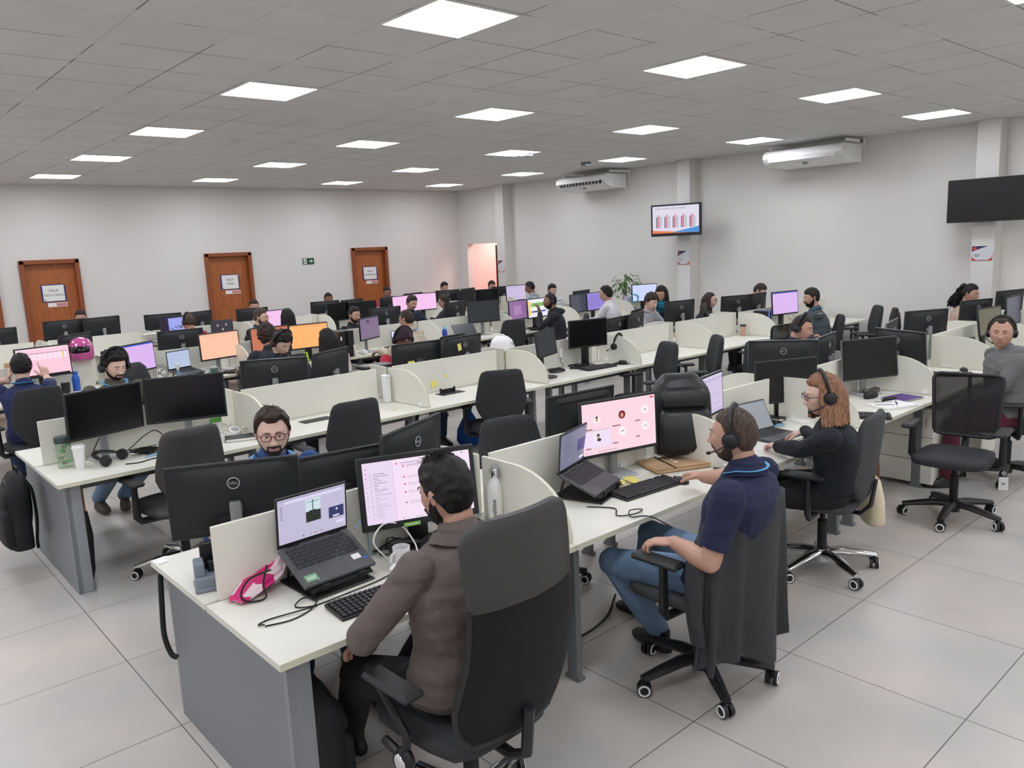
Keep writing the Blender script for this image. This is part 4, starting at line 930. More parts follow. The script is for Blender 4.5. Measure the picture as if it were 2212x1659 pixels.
    # clothes
    if shirt:
        sm = shirt; b = B(); g = .012 if female else .016
        torso(b, g, 0, 1)
        if collar: limb(b, [NB-Z*.02, NB+Z*.012+F*-.005], [.074*sw, .068*sw], 18)
        for k in (0, 1):
            if sleeve == 'long': m1 = EL[k].lerp(WR[k][0], .35); limb(b, [SH[k], SH[k].lerp(EL[k], .4), EL[k], m1, WR[k][0]], [.064*sa, .056*sa, .050*sa, .048*sa, .037*sa], 16)
            else: e2 = SH[k].lerp(EL[k], .78); limb(b, [SH[k], SH[k].lerp(EL[k], .4)], [.066*sa, .062*sa], 16); b.tube([SH[k].lerp(EL[k], .3), e2], [.062*sa, .062*sa], 16)
        b.ell(hips-Z*.01, (.175*sw, .15, .075), 0, 20)
        if hood: b.ell(NB-F*.075+Z*.0, (.11, .075, .055), 0, 16)
        V, Fc = remeshed(b, vox*(1.15 if near > 1 else 1), 5)
        if near: # soft folds
            N_ = len(V); dsp = np.array([noise.noise(Vector(q)*9+Vector((7, 0, 0)))*.5+noise.noise(Vector((q[0]*8, q[1]*8, q[2]*26)))*.5 for q in V]); Cn = np.array(hips); dirv = V-np.array([0, 0, 0])
            me_c = np.array([V[:, 0]*0, V[:, 1]*0, V[:, 2]*0]).T
            bb2 = B(); bb2.add(V, Fc, 0); mt = bb2.mesh('t', [], smooth=False); nn = np.empty(N_*3); mt.vertices.foreach_get('normal', nn); V = V+nn.reshape(-1, 3)*(dsp*.011)[:, None]; bpy.data.meshes.remove(mt)
        sb = B(); sb.add(V, Fc, 0)
        link('shirt', sb.mesh('shirt', [sm], ang=80), o)
        if collar == 'polo' or collar == 'shirt':
            def col(b_):
                R = []
                for rr_, zz in ((.066, .030), (.084, -.002), (.088, .0), (.070, .036)):
                    R.append([tuple(NB+Rt*math.cos(q)*rr_*sw+F*math.sin(q)*rr_*sw*.95+Z*(zz+.012-.028*max(0, math.sin(q)))) for q in np.linspace(0, 2*PI, 28, endpoint=False)])
                b_.rings(R+[R[0]], caps=False)
            part('collar', None, col, sm, o, ang=60)
    if pants:
        b = B()
        for k in (0, 1): limb(b, [HJ[k], HJ[k].lerp(KN[k], .5), KN[k], KN[k].lerp(AN[k], .45), AN[k]], [.105, .09, .072, .068, .056], 16)
        b.ell(hips-Z*.02, (.17*sw, .14, .09), 0, 20)
        V, Fc = remeshed(b, max(vox, .007), 4); pb = B(); pb.add(V, Fc, 0)
        link('trousers', pb.mesh('trousers', [pants], ang=80), o)
        for k in (0, 1):
            fd = (AN[k]-KN[k]); fd.z = 0; ff = (F+fd*1.5).normalized(); ang = math.atan2(ff.y, ff.x)-PI/2
            part('shoe', None, lambda b_: b_.loft([(0, .05, .0, .042, .135, 2.6, 0), (0, .05, .018, .044, .138, 2.6, 0), (0, .045, .035, .040, .125, 2.5, 0), (0, .01, .06, .036, .08, 2.3, 0), (0, -.02, .09, .036, .05, 2.2, 0), (0, -.025, .105, .034, .042, 2.2, 0)], 24, 0, Mx(AN[k]-Z*.095, rz=ang)), shoes or BLK, o, ang=60)
    if glasses:
        def gl(b_):
            for s_ in (-1, 1):
                b_.tube([(s_*.033+.023*math.copysign(abs(math.cos(q))**.6, math.cos(q)), .103-.10*(.033-abs(s_*.033+.02*math.cos(q)*s_))**2, .010+.0165*math.copysign(abs(math.sin(q))**.6, math.sin(q))) for q in np.linspace(0, 2*PI, 24, endpoint=False)], .0022, 6, 0, hm, closed=True)
                b_.tube([(s_*.056, .100, .016), (s_*.074, .07, .014), (s_*.083, -.005, .012)], .0022, 6, 0, hm)
            b_.tube([(-.010, .104, .014), (0, .107, .016), (.010, .104, .014)], .002, 6, 0, hm)
        part('glasses', None, gl, glasses, o)
    if phones: headset_parts(o, BLK, mic=phones.get('mic', True), side=phones.get('side', -1), T=hm @ Mx((0, -.004, .006), rx=phones.get('tilt', 0)), R=phones.get('R', .092), cupm=phones.get('cup'))
    if lanyard:
        def ly(b_):
            P = []
            for q in np.linspace(-.25*PI, 1.25*PI, 24): P.append(tuple(NB+Rt*math.cos(-q)*.084*sw+F*math.sin(-q)*.088+Z*(.030-.035*max(0, -math.sin(q)))))
            b_.tube(P, .013, 6, flat=.3)
        part('lanyard', None, ly, lanyard, o)
    if extra: extra(o, dict(H=H, NB=NB, F=F, Rt=Rt, Z=Z, hips=hips, SH=SH, EL=EL, WR=WR, hm=hm, KN=KN, AN=AN))
    return o
# ---------- placement: monitors ----------
MN = [
 # x, y, zc, yaw, tilt, side, look, stand, label, extra
 (1.90, 2.80, 1.02, -20, 9, 'F', 'chat', 'black', 'monitor showing a chat list in front of the person in brown jacket', dict(W=.53, bez='thick', back='plain')),
 (1.25, 3.23, 1.05, -26, 5, 'B', 'lilac', 'silver', 'largest monitor back, beside the standing divider end in the foreground', {}),
 (1.80, 3.30, .97, -8, 3, 'B', 'off', 'black', 'dark monitor back in front of the man in blue jacket', dict(back='plain')),
 (2.08, 3.13, 1.07, 24, 4, 'B', 'off', 'silver', 'angled monitor back behind the big chat monitor', {}),
 (3.29, 2.83, 1.04, -13, 2, 'F', 'call', 'silver', 'monitor with six-person video call on pink background', dict(W=.525)),
 (3.34, 3.19, 1.03, -4, 3, 'B', 'off', 'black', 'plain monitor back behind the video call monitor', dict(back='slot')),
 (4.17, 2.84, 1.065, 12, 2, 'F', 'lilac', 'silver', 'slanted lilac monitor just right of the large black backpack', dict(W=.45, bez='silver')),
 (5.19, 2.88, 1.01, -25, 2, 'F', 'off', 'black', 'switched-off black monitor in front of the woman with copper hair', dict(W=.52, bez='silver')),
 (6.31, 2.78, 1.04, -24, 6, 'F', 'off', 'silver', 'switched-off silver-edged monitor above the purple notebook', dict(bez='silver')),
 (5.78, 3.25, 1.06, -53, 3, 'B', 'lilac', 'silver', 'monitor back in front of the man resting chin on hand', dict(bez='silver')),
 (6.32, 3.18, 1.05, 10, 3, 'B', 'off', 'silver', 'grey monitor back right of the man resting his chin', dict(bez='silver')),
 (7.57, 3.17, 1.05, 13, 4, 'B', 'off', 'silver', 'thin angled monitor back left of the big back near the right wall', dict(bez='silver')),
 (6.90, 2.78, 1.05, -112, 4, 'B', 'off', 'silver', 'monitor back turned sideways with a small white sticker', dict(bez='silver')),
 (8.51, 3.21, 1.07, -25, 3, 'B', 'off', 'silver', 'wide monitor back with silver post before the bare right wall', {}),
 (9.89, 3.20, 1.07, -17, 3, 'B', 'off', 'silver', 'monitor back in front of the woman with ponytail', {}),
 (8.99, 2.75, 1.09, -8, 8, 'F', 'olive', 'black', 'olive reflective screen behind the man in grey hoodie', dict(W=.48)),
 (11.03, 3.20, 1.10, -15, 3, 'B', 'off', 'silver', 'farthest monitor back at the right edge under the black television', {}),
 (10.12, 2.87, 1.10, 2, 4, 'F', 'darkl', 'black', 'narrow dark screen at the right edge near the olive screen', {}),
 (10.85, 2.78, 1.08, -4, 4, 'F', 'darkl', 'black', 'dark lit screen cut by the right picture edge', {}),
 (1.41, 5.76, 1.07, 16, -3, 'F', 'off', 'silver', 'left of two large switched-off screens on the second row end', {}),
 (1.93, 5.73, 1.08, -20, 3, 'F', 'off', 'silver', 'right of two large switched-off screens on the second row end', {}),
 (2.83, 6.18, 1.06, -28, 3, 'B', 'off', 'silver', 'monitor back before the young man looking down with headphones', dict(bez='silver')),
 (3.33, 6.17, 1.07, 27, 4, 'B', 'off', 'silver', 'angled monitor back with small computer on its post', dict(back='plain')),
 (4.28, 6.22, 1.03, -3, 3, 'B', 'off', 'black', 'monitor back with yellow note before the person in beanie', dict(back='hp')),
 (4.80, 6.17, 1.04, 10, 4, 'B', 'off', 'silver', 'monitor back with note, right of the beanie person', {}),
 (5.44, 5.61, 1.09, 20, 7, 'F', 'grey', 'black', 'narrow angled monitor with round black foot, second row', dict(W=.44)),
 (6.20, 5.75, 1.10, -12, 0, 'F', 'off', 'black', 'black monitor on black stand beside the hanging headset', dict(W=.50)),
 (7.16, 6.19, 1.01, 11, 3, 'B', 'off', 'silver', 'monitor back just right of the black monitor on black stand', {}),
 (7.52, 6.20, 1.03, 20, 3, 'B', 'off', 'silver', 'angled monitor back left of the young man in grey cardigan', {}),
 (8.41, 6.20, 1.11, -7, 3, 'B', 'off', 'silver', 'monitor back with docking box right of young man in grey', {}),
 (8.98, 6.24, 1.06, 26, 3, 'B', 'off', 'black', 'small slanted monitor back left of the woman with glasses', dict(W=.42, back='plain')),
 (9.74, 6.20, 1.08, -19, 3, 'B', 'off', 'silver', 'monitor back right of the woman wearing glasses', {}),
 (10.25, 6.22, 1.07, 0, 3, 'B', 'off', 'silver', 'monitor back in front of the stooping man in grey', dict(back='plain')),
 (10.21, 5.71, 1.11, -10, 4, 'F', 'purple', 'black', 'lilac lit monitor in front of the man in striped jacket', {}),
 (1.74, 9.21, 1.09, 11, 2, 'F', 'pink', 'black', 'pink spreadsheet monitor the pointing man is touching', dict(W=.53)),
 (2.65, 9.21, 1.02, 33, 2, 'F', 'purple', 'black', 'purple screen behind the curly-haired man', dict(W=.53)),
 (3.57, 9.21, 1.05, 12, 3, 'F', 'orange', 'silver', 'pale orange screen with silver foot, third row', dict(W=.53)),
 (4.20, 9.21, 1.06, 0, 3, 'F', 'dkorange', 'black', 'dark orange screen behind the man with red headphones', dict(W=.50)),
 (4.72, 9.20, 1.04, -3, 3, 'F', 'amber', 'black', 'amber screen beside the woman with long black hair', dict(W=.53)),
 (5.56, 9.11, 1.06, 28, 1, 'F', 'dim', 'silver', 'dim purple screen in front of the man in black shirt', dict(W=.50)),
 (7.63, 9.21, 1.10, -12, 3, 'F', 'grey', 'silver', 'blank grey screen above an empty chair, third row', {}),
 (8.33, 9.21, 1.06, 15, 3, 'F', 'dimpurple', 'black', 'purple screen with pink window, left of the man in vest', dict(W=.51)),
 (8.76, 9.21, 1.06, 8, 3, 'F', 'sheet', 'black', 'green and yellow spreadsheet screen faced by man in vest', dict(W=.52)),
 (9.71, 9.21, 1.06, 13, 3, 'F', 'darkl', 'black', 'dark grey lit screen left of a violet screen', dict(W=.52)),
 (10.15, 9.21, 1.06, 6, 3, 'F', 'violet', 'black', 'violet screen faced by the curly man in white shirt', dict(W=.52)),
 (11.47, 9.21, 1.11, -20, 3, 'F', 'blue', 'black', 'pale blue screen right below the potted plant', dict(W=.53)),
 (.95, 9.2, 1.02, 8, 3, 'F', 'darkl', 'black', 'dark screen at the left picture edge beside pointing man', {}),
 (2.15, 9.70, 1.16, 36, 3, 'B', 'off', 'black', 'plain black monitor back behind the pink helmet', dict(back='plain', W=.5)),
 (3.29, 9.70, 1.08, 1, 3, 'B', 'off', 'silver', 'monitor back above the open laptop, third row', {}),
 (6.18, 9.70, 1.11, 2, 3, 'B', 'off', 'silver', 'monitor back right of the man in black shirt', {}),
 (7.44, 9.70, 1.09, 16, 3, 'B', 'off', 'silver', 'monitor back behind the mustached man, third row', {}),
 (10.28, 9.70, 1.07, 11, 3, 'B', 'off', 'silver', 'slanted monitor back behind the violet screen', {}),
 (4.10, 12.20, 1.08, 20, 3, 'F', 'pic', 'black', 'dark screen with blue sky picture before the red-shirted man', {}),
 (5.72, 12.2, 1.04, 6, 3, 'F', 'magenta', 'black', 'pinkish screen left of long-haired woman in the back row', dict(W=.53)),
 (6.86, 12.21, 1.07, 14, 2, 'F', 'off', 'black', 'left of two switched-off black screens in the back row', dict(W=.53)),
 (7.34, 12.20, 1.05, -3, 3, 'F', 'off', 'black', 'right of two switched-off black screens in the back row', {}),
 (8.18, 12.21, 1.09, 14, 3, 'F', 'magenta', 'black', 'left pink screen above the mustached man', dict(W=.53)),
 (8.68, 12.21, 1.10, -3, 3, 'F', 'magenta', 'black', 'right larger pink screen beside the mustached man', dict(W=.54)),
 (9.69, 12.20, 1.09, 13, 3, 'F', 'off', 'black', 'dark switched-off screen left of its twin, back row right part', {}),
 (10.22, 12.20, 1.07, -11, 3, 'F', 'off', 'black', 'wide dark screen above the blank grey screen', {}),
 (11.0, 12.20, 1.10, -3, 3, 'F', 'lilac', 'black', 'dull lilac screen faced by man in grey shirt, back row', dict(W=.53)),
 (1.86, 12.70, 1.09, 12, 3, 'B', 'off', 'silver', 'monitor back cut by the left picture edge, back row', {}),
 (2.70, 12.70, 1.13, 6, 3, 'B', 'off', 'silver', 'left of two joined monitor backs before the leftmost full door', {}),
 (3.20, 12.70, 1.13, 12, 3, 'B', 'off', 'silver', 'right of two joined monitor backs before the leftmost full door', dict(back='plain')),
 (4.08, 12.70, 1.10, -8, 3, 'B', 'off', 'silver', 'monitor back above the screen with sky picture', dict(back='plain')),
 (4.62, 12.70, 1.09, 24, 3, 'B', 'off', 'silver', 'slanted monitor back left of the middle door', dict(back='plain')),
 (5.51, 12.70, 1.07, -3, 3, 'B', 'off', 'silver', 'monitor back in front of the middle door', dict(back='plain')),
 (6.86, 12.70, 1.08, -6, 3, 'B', 'off', 'silver', 'monitor back hiding a man with cropped hair, back row', dict(back='plain')),
 (7.40, 12.70, 1.07, 14, 3, 'B', 'off', 'silver', 'monitor back beside the door of the right meeting room', {}),
 (8.14, 12.70, 1.08, 25, 3, 'B', 'off', 'black', 'small monitor back before the man in red, back row', dict(W=.46, back='plain')),
 (8.75, 12.70, 1.09, 14, 3, 'B', 'off', 'silver', 'monitor back between the two pink screens, back row', dict(back='plain')),
 (9.59, 12.70, 1.09, -9, 3, 'B', 'off', 'silver', 'monitor back with pale logo right of the pink screens', {}),
 (10.10, 12.70, 1.09, 20, 3, 'B', 'off', 'silver', 'monitor back above the two dark screens, back row', dict(back='plain')),
 (11.05, 12.70, 1.07, -8, 3, 'B', 'off', 'silver', 'monitor back below the pink corridor opening', dict(back='plain')),
]
for x, y, zc, yaw, tilt, sd, look, st, lab, kw in MN:
    if sd == 'B' and yaw != -112: y = y-.0
    monitor(x, y, zc, yaw, tilt, sd, lab, look, st, **kw)

# ---------- laptops, keyboards, small things on the foreground desks ----------
stand(1.42, 2.80, 2, 'black folding laptop stand under the foreground laptop', 27, .28, .26)
L1 = laptop(1.42, 2.785, .835, 2, 'open grey laptop on a stand left of the brown-jacketed person', 'lappic', 27, 112)
keyboard(1.50, 2.49, -3, 'black keyboard in front of the person in brown jacket')
part('palm_sticker', None, lambda b: (b.prism([(-.026, -.016), (.018, -.016), (.024, -.026), (.026, -.016), (.026, .018), (-.026, .018)], 0, .0006, 0), b.box((0, .004, .0008), (.038, .003, .0003), 1), b.box((0, -.004, .0008), (.034, .003, .0003), 1)), [paint(120, 168, 130, .6, var=0), PAPER], L1, (-.115, -.075, .0175), label='pale green speech bubble sticker')
part('paper_label', None, lambda b: (b.box((0, 0, 0), (.038, .028, .0005), 0), b.box((.034, -.02, .0), (.016, .012, .0005), 1)), [PAPER, paint(40, 96, 190, .4, var=0)], L1, (.105, -.045, .0175), label='white paper label and small blue badge')
single('sticker', 'green rounded sticker on the lower edge of the chat monitor', 'sticker', lambda b: (b.box((0, 0, 0), (.075, .0012, .018), bev=.0005), b.box((0, -.0008, .0), (.05, .0006, .003), 1)), [paint(130, 190, 90, .5, var=0), PAPER], (1.84, 2.785, .872), -20)
mug(1.72, 2.70, 190, 'plain white mug beside the foreground keyboard', PW, h=.085, r=.037)
backpack(1.16, 2.52, .05, 90, 'black backpack leaning inside the foreground grey end panel', .34, .50, .16)
steelprof = [(.001, 0), (.034, .0), (.036, .006), (.036, .16), (.033, .185), (.022, .212), (.0185, .222), (.0185, .232)]
o = bottle(2.36-.02, 2.81, 'tall white steel bottle with silver cap and lettering', steelprof, PW, CHROME, [(.0215, .225), (.0225, .23), (.0225, .262), (.02, .266), (.001, .267)], extra=lambda b: b.tube([(-.012, 0, .266), (-.012, 0, .282), (.012, 0, .282), (.012, 0, .266)], .004, 6))
part('lettering', None, lambda b: b.text('valtime', .03, 0, Mx((-.026, -.0265, .06), ry=-PI/2, rz=0) @ Mx(rx=PI/2) if False else Matrix.Translation((-.028, -.0255, .08)) @ Matrix.Rotation(-.75, 4, 'Z') @ Matrix.Rotation(PI/2, 4, 'X') @ Matrix.Rotation(PI/2, 4, 'Z')), INK, o)
o = root('tissue_packet', 'pink and white crinkled snack packet behind the foreground laptop stand', 'packet', (1.20, 2.93, DZ), 25)
def packet(b):
    R = []
    for k, (x, hw, ht, zc) in enumerate(((-.15, .035, .002, .01), (-.12, .05, .01, .015), (-.06, .06, .028, .03), (.0, .07, .03, .045), (.05, .075, .028, .06), (.10, .07, .02, .10), (.13, .06, .008, .14), (.15, .055, .002, .165))):
        R.append([(x+.008*math.sin(j*1.7), hw*math.cos(2*PI*j/20)*(1+.1*math.sin(j*3+k)), zc+ht*math.sin(2*PI*j/20)*(1+.2*math.sin(j*2.3+k))) for j in range(20)])
    b.rings(R, [(1 if (i // 20) in (0, 2, 5) or (i % 20) in (3, 4, 5) else 0) for i in range(7*20)]+[0, 0])
part('wrapper', None, packet, [paint(238, 214, 220, .25, 'pale_pink_film', var=.03), paint(214, 44, 120, .25, 'magenta_film', var=.03)], o, ang=25)
o = root('device_dock', 'grey and black desk dock beside the large monitor back', 'dock', (1.10, 3.14, DZ), -16)
part('dock_base', None, lambda b: (b.box((0, -.04, .03), (.17, .10, .06), bev=.006), b.box((-.065, -.03, .085), (.04, .08, .06), bev=.005), b.box((0, -.04, .01), (.18, .12, .018), bev=.004)), paint(128, 136, 148, .5, 'dock_grey'), o)
part('dock_cradle', None, lambda b: (b.box((.02, .015, .10), (.15, .02, .16), bev=.005, rx=.2), b.box((.02, -.02, .07), (.10, .03, .07), bev=.004)), BLK, o)
part('dock_label', None, lambda b: b.box((.02, -.036, .085), (.04, .001, .006)), SILV, o)
single('corner_cap', 'worn white tape patch on the foreground desk corner', 'tape', lambda b: b.box((0, 0, 0), (.05, .07, .004), bev=.002), PW, (1.005, 3.55, DZ+.002), 8)
cable('thin black cable looping over the foreground desk edge', [(1.06, 2.60, DZ+.004), (1.15, 2.575, DZ+.004), (1.24, 2.60, DZ+.004), (1.30, 2.66, DZ+.01), (1.26, 2.70, DZ+.01), (1.21, 2.66, DZ+.006), (1.27, 2.62, DZ+.004), (1.42, 2.62, DZ+.006), (1.55, 2.63, DZ+.006), (1.68, 2.66, DZ+.006)], .0028)
cable('thin black loop returning across the foreground desk', [(1.06, 2.602, DZ+.009), (1.05, 2.63, DZ+.004), (1.10, 2.64, DZ+.004), (1.20, 2.61, DZ+.010), (1.27, 2.60, DZ+.009)], .0028)
cable('white cable arching beside the white mug', [(1.70, 2.78, DZ+.01), (1.66, 2.82, DZ+.09), (1.72, 2.83, DZ+.15), (1.80, 2.82, DZ+.13), (1.84, 2.78, DZ+.05), (1.83, 2.74, DZ+.006)], .004, PW)
cable('blue network cable from the foreground laptop', [(1.60, 2.86, .90), (1.65, 2.89, .91), (1.68, 2.90, .84), (1.685, 2.89, DZ+.006), (1.74, 2.91, DZ+.006)], .003, paint(110, 150, 190, .5))
cable('black power cable behind the foreground laptop stand', [(1.18, 2.78, .87), (1.10, 2.80, .85), (1.07, 2.82, .79), (1.10, 2.83, DZ+.01), (1.16, 2.81, DZ+.012), (1.17, 2.84, .80), (1.20, 2.86, .86)], .004)
knot(1.80, 2.88, 'tangle of black cables under the chat monitor', seed=4, R=.08)
headset(1.82, 2.72, DZ+.03, 30, 'black headset lying beside the white mug', rx=math.radians(-80))
single('wall_charger', 'white plug adapter beside the mug', 'charger', lambda b: b.box((0, 0, .015), (.05, .04, .03), bev=.008), PW, (1.66, 2.66, DZ), 20)
# second foreground station
stand(2.95, 2.77, 18, 'black laptop stand under the laptop left of the video call', 23, .29, .27)
laptop(2.95, 2.755, .82, 18, 'open grey laptop left of the video call monitor', 'lap', 23, 108)
keyboard(3.20, 2.58, -4, 'black keyboard below the video call monitor')
mouse(3.41, 2.515, 10, 'black mouse under the hand of the man in navy polo')
single('smartphone', 'black smartphone lying near the navy polo man', 'phone', lambda b: (b.box((0, 0, .004), (.075, .155, .008), bev=.003),), OFFS, (3.72, 2.47, DZ), -62)
E_ = root('kraft_envelope', 'brown kraft envelope with string button under the backpack', 'envelope', (3.66, 2.74, DZ), -24)
part('envelope_body', None, lambda b: (b.box((0, 0, .014), (.36, .25, .026), 0, bev=.009),), KRAFT, E_)
part('flap', None, lambda b: b.prism([(-.18, -.125), (.18, -.125), (.10, .0), (-.10, .0)], .027, .030), KRAFT, E_)
part('string_button', None, lambda b: (b.cyl((0, -.02, .031), .014, .003, 18), b.cyl((.0, .03, .029), .012, .003, 18)), PAPER, E_)
part('elastic_band', None, lambda b: b.box((-.06, 0, .0285), (.012, .252, .003)), BLKM, E_)
backpack(3.80, 2.78, DZ+.035, -38, 'large black leather-look backpack standing on desk', .36, .49, .19, paint(24, 25, 27, .42, 'black_shiny_nylon', var=.1, scale=9, bump=.5, bscale=60), rx=math.radians(-8))
for k, (x, y, a) in enumerate(((3.25, 2.70, 10), (3.18, 2.74, 40), (3.27, 2.75, -20))):
    single('sticky_note', ['yellow sticky note nearest the video call keyboard', 'yellow sticky note left of the silver monitor foot', 'yellow sticky note right on the silver monitor foot'][k], 'note', lambda b: b.box((0, 0, 0), (.07, .05, .001), rx=.06), YEL, (x, y, DZ+.014), a, group='loose yellow notes')
knot(3.06, 2.85, 'black cable tangle behind the video call keyboard', seed=2, R=.05, n=16)
cable('black cable running over the desk front beside curved divider', [(2.78, 2.62, DZ+.004), (2.85, 2.50, DZ+.004), (2.78, 2.42, DZ+.004), (2.84, 2.36, DZ+.01), (2.92, 2.38, DZ+.008), (2.85, 2.40, DZ+.016), (2.80, 2.35, DZ+.008), (2.86, 2.32, DZ+.004), (2.90, 2.29, .73), (2.92, 2.2, .70)], .003)
o = root('water_cup', 'blue-white cup lid seen over the divider behind the steel bottle', 'cup', (2.62, 2.82, DZ))
part('cup_body', None, lambda b: b.lathe([(.025, 0), (.034, .11)], 20), PW, o); part('lid', None, lambda b: b.lathe([(.036, .11), (.036, .125), (.001, .127)], 20), paint(150, 176, 196, .4), o)
# third foreground station (woman with copper hair)
laptop(4.63, 2.66, DZ, -8, 'open laptop under the hands of the woman with copper hair', 'grayl', 0, 118)
notebook(5.19, 2.72, -20, 'open white notepad behind the laptop of the copper-haired woman', .24, .17, .016, PAPER)
notebook(5.02, 2.47, -35, 'small white paper pad beside the copper-haired woman', .12, .18, .006, PAPER)
keyboard(5.50, 2.50, -62, 'black keyboard standing slanted right of the copper-haired woman')
knot(4.92, 2.86, 'coiled black cables under the switched-off screen', seed=9, R=.11, n=34)
knot(4.65, 2.42, 'thin black earphone cable near the woman\'s hand', seed=12, R=.08, n=14, r=.0022, h=.01)
cable('pale blue lanyard strap lying on the desk behind the laptop', [(4.80, 2.80, DZ+.004), (4.86, 2.76, DZ+.02), (4.94, 2.76, DZ+.01), (4.96, 2.80, DZ+.004), (4.88, 2.83, DZ+.004)], .006, paint(120, 170, 205, .6))
notebook(5.98, 2.46, -22, 'stack of white papers with eyeglasses on top', .30, .21, .018, PAPER)
o = root('eyeglasses', 'pair of eyeglasses lying on the white papers', 'eyeglasses', (5.98, 2.45, DZ+.02), 30)
part('frame_front', None, lambda b: (b.torus((-.032, 0, .018), .021, .002, 20, 0, Mx(rx=PI/2) @ Mx((0, 0, 0)), k=6), b.torus((.032, 0, .018), .021, .002, 20, 0, Mx(rx=PI/2), k=6)), BLKM, o)
part('temple', None, lambda b: (b.tube([(-.054, 0, .006), (-.054, .13, .003)], .002, 6), b.tube([(.054, 0, .006), (.05, .13, .003)], .002, 6)), BLKM, o)
notebook(6.30, 2.52, -12, 'purple spiral notebook near the curved divider', .26, .19, .014, paint(92, 60, 130, .6, 'purple_cover'), spiral=True)
single('eyeglass_case', 'black oval glasses case behind the purple notebook', 'case', lambda b: b.loft([(0, 0, 0, .07, .028, 2.6, 0), (0, 0, .02, .082, .034, 2.4, 0), (0, 0, .045, .07, .028, 2.4, 0), (0, 0, .056, .03, .012, 2, 0)], 28), BLK, (6.20, 2.72, DZ), -10, ang=60)
single('eyeglass_case', 'slim black pouch lying right of the papers', 'case', lambda b: b.loft([(0, 0, 0, .08, .02, 2.6, 0), (0, 0, .02, .08, .024, 2.4, 0), (0, 0, .03, .05, .012, 2.4, 0)], 28), BLKM, (6.17, 2.56, DZ), -15, ang=60)
single('pen', 'bright green marker pen on the desk', 'pen', lambda b: (b.cyl((0, 0, .009), .008, .11, 14, 0, axis='x'), b.cyl((.062, 0, .009), .005, .014, 12, 0, axis='x')), paint(40, 190, 70, .4), (5.66, 2.42, DZ), -60)
single('power_strip', 'brown and grey socket strip behind the glasses case', 'socket', lambda b: (b.box((0, 0, .018), (.20, .05, .036), 0, bev=.006), [b.cyl((q, -.0, .037), .014, .002, 14, 1) for q in (-.06, 0, .06)]), [paint(96, 88, 82, .5), BLK], (6.40, 2.80, DZ), 0)
keyboard(7.55, 2.62, -60, 'black keyboard in front of the man in grey hoodie', .40)
mouse(7.85, 2.60, -50, 'black mouse right of the grey hoodie man\'s keyboard')
o = root('drinking_cup', 'translucent pinkish plastic tumbler behind the divider', 'cup', (7.42, 2.82, DZ)); part('tumbler', None, lambda b: b.lathe([(.026, 0), (.036, .13), (.038, .132), (.035, .13), (.025, .004), (.001, .004)], 24), paint(226, 204, 194, .3, alpha=.8), o, ang=50)
laptop(8.45, 2.70, DZ, -25, 'dark laptop behind the curved divider left of the olive screen', 'darkl', 0, 105)
o = root('highlighter_cup', 'clear cup holding coloured highlighters near right wall', 'pen holder', (9.0, 3.28, DZ+.17)); part('cup', None, lambda b: b.lathe([(.04, -.17), (.045, .02), (.042, .02), (.038, -.16), (.001, -.165)], 20), paint(120, 130, 132, .3, alpha=.7), o)
for k, c in enumerate(((230, 60, 110), (240, 150, 40), (90, 190, 80), (120, 90, 190), (230, 220, 70))): part('highlighter', None, lambda b: b.tube([(0, 0, -.10), (.015*math.cos(k*1.3), .015*math.sin(k*1.3), .08)], .009, 8), paint(*c, .4), o, (.018*math.cos(k*1.3), .018*math.sin(k*1.3), 0))
# pedestals
def pedestal(x, y, rz, lab):
    o = root('drawer_pedestal', lab, 'cabinet', (x, y, 0), rz, 'white drawer cabinets under desks')
    part('cabinet_body', 'pdb', lambda b: b.box((0, .01, .32), (.46, .34, .58), bev=.002), WHITE, o)
    for k in range(3): part('drawer_front', 'pdd', lambda b: b.box((0, -.169, 0), (.455, .018, .185), bev=.002), WHITE, o, (0, 0, .13+.19*k))
    part('lock', 'pdl', lambda b: (b.cyl((.17, -.182, .56), .011, .012, 14, axis='y'), b.tube([(.17, -.19, .55), (.175, -.195, .51)], .004, 6)), CHROME, o)
    for a in (-1, 1):
        for c in (-1, 1): part('caster', 'pdc', lambda b: b.cyl((0, 0, .015), .015, .02, 12, axis='x'), BLK, o, (a*.19, c*.13, 0))
pedestal(6.63, 2.56, -90, 'white drawer cabinet behind the empty mesh chair')
pedestal(7.75, 2.56, -90, 'white drawer cabinet beside the hoodie man\'s chair')
pedestal(9.1, 2.6, -90, 'white drawer cabinet farther right under the front row')
# second row, near side
o = bottle(1.13, 5.78, 'clear jar with dark green lid and snacks on desk end', [(.001, 0), (.045, .0), (.048, .01), (.045, .05), (.048, .06), (.048, .17)], paint(150, 190, 150, .15, 'tinted_plastic', alpha=.35), paint(52, 66, 66, .5, 'dark_green_lid'), [(.051, .165), (.052, .17), (.052, .20), (.048, .207), (.001, .208)], name='snack_jar')
part('snacks', None, lambda b: [b.ell((rnd.uniform(-.02, .02), rnd.uniform(-.02, .02), .03+.012*k), (.018, .018, .012), k % 3, 10) for k in range(11)], [paint(150, 80, 84, .5), paint(90, 180, 110, .5), paint(206, 190, 170, .5)], o)
o = root('paper_cup', 'white takeaway coffee cup beside the snack jar', 'cup', (1.19, 5.66, DZ)); part('cup_body', None, lambda b: b.lathe([(.001, 0), (.027, 0), (.038, .135)], 28), PW, o, ang=50); part('cup_lid', None, lambda b: b.lathe([(.041, .133), (.0415, .142), (.038, .145), (.037, .155), (.001, .156)], 28), PW, o, ang=50)
headset(1.38, 5.62, DZ+.04, 40, 'black headset lying on the desk right of coffee cup', rx=math.radians(-75))
knot(1.62, 5.72, 'bundle of black cables under the left dark screen', seed=5, R=.09, n=34)
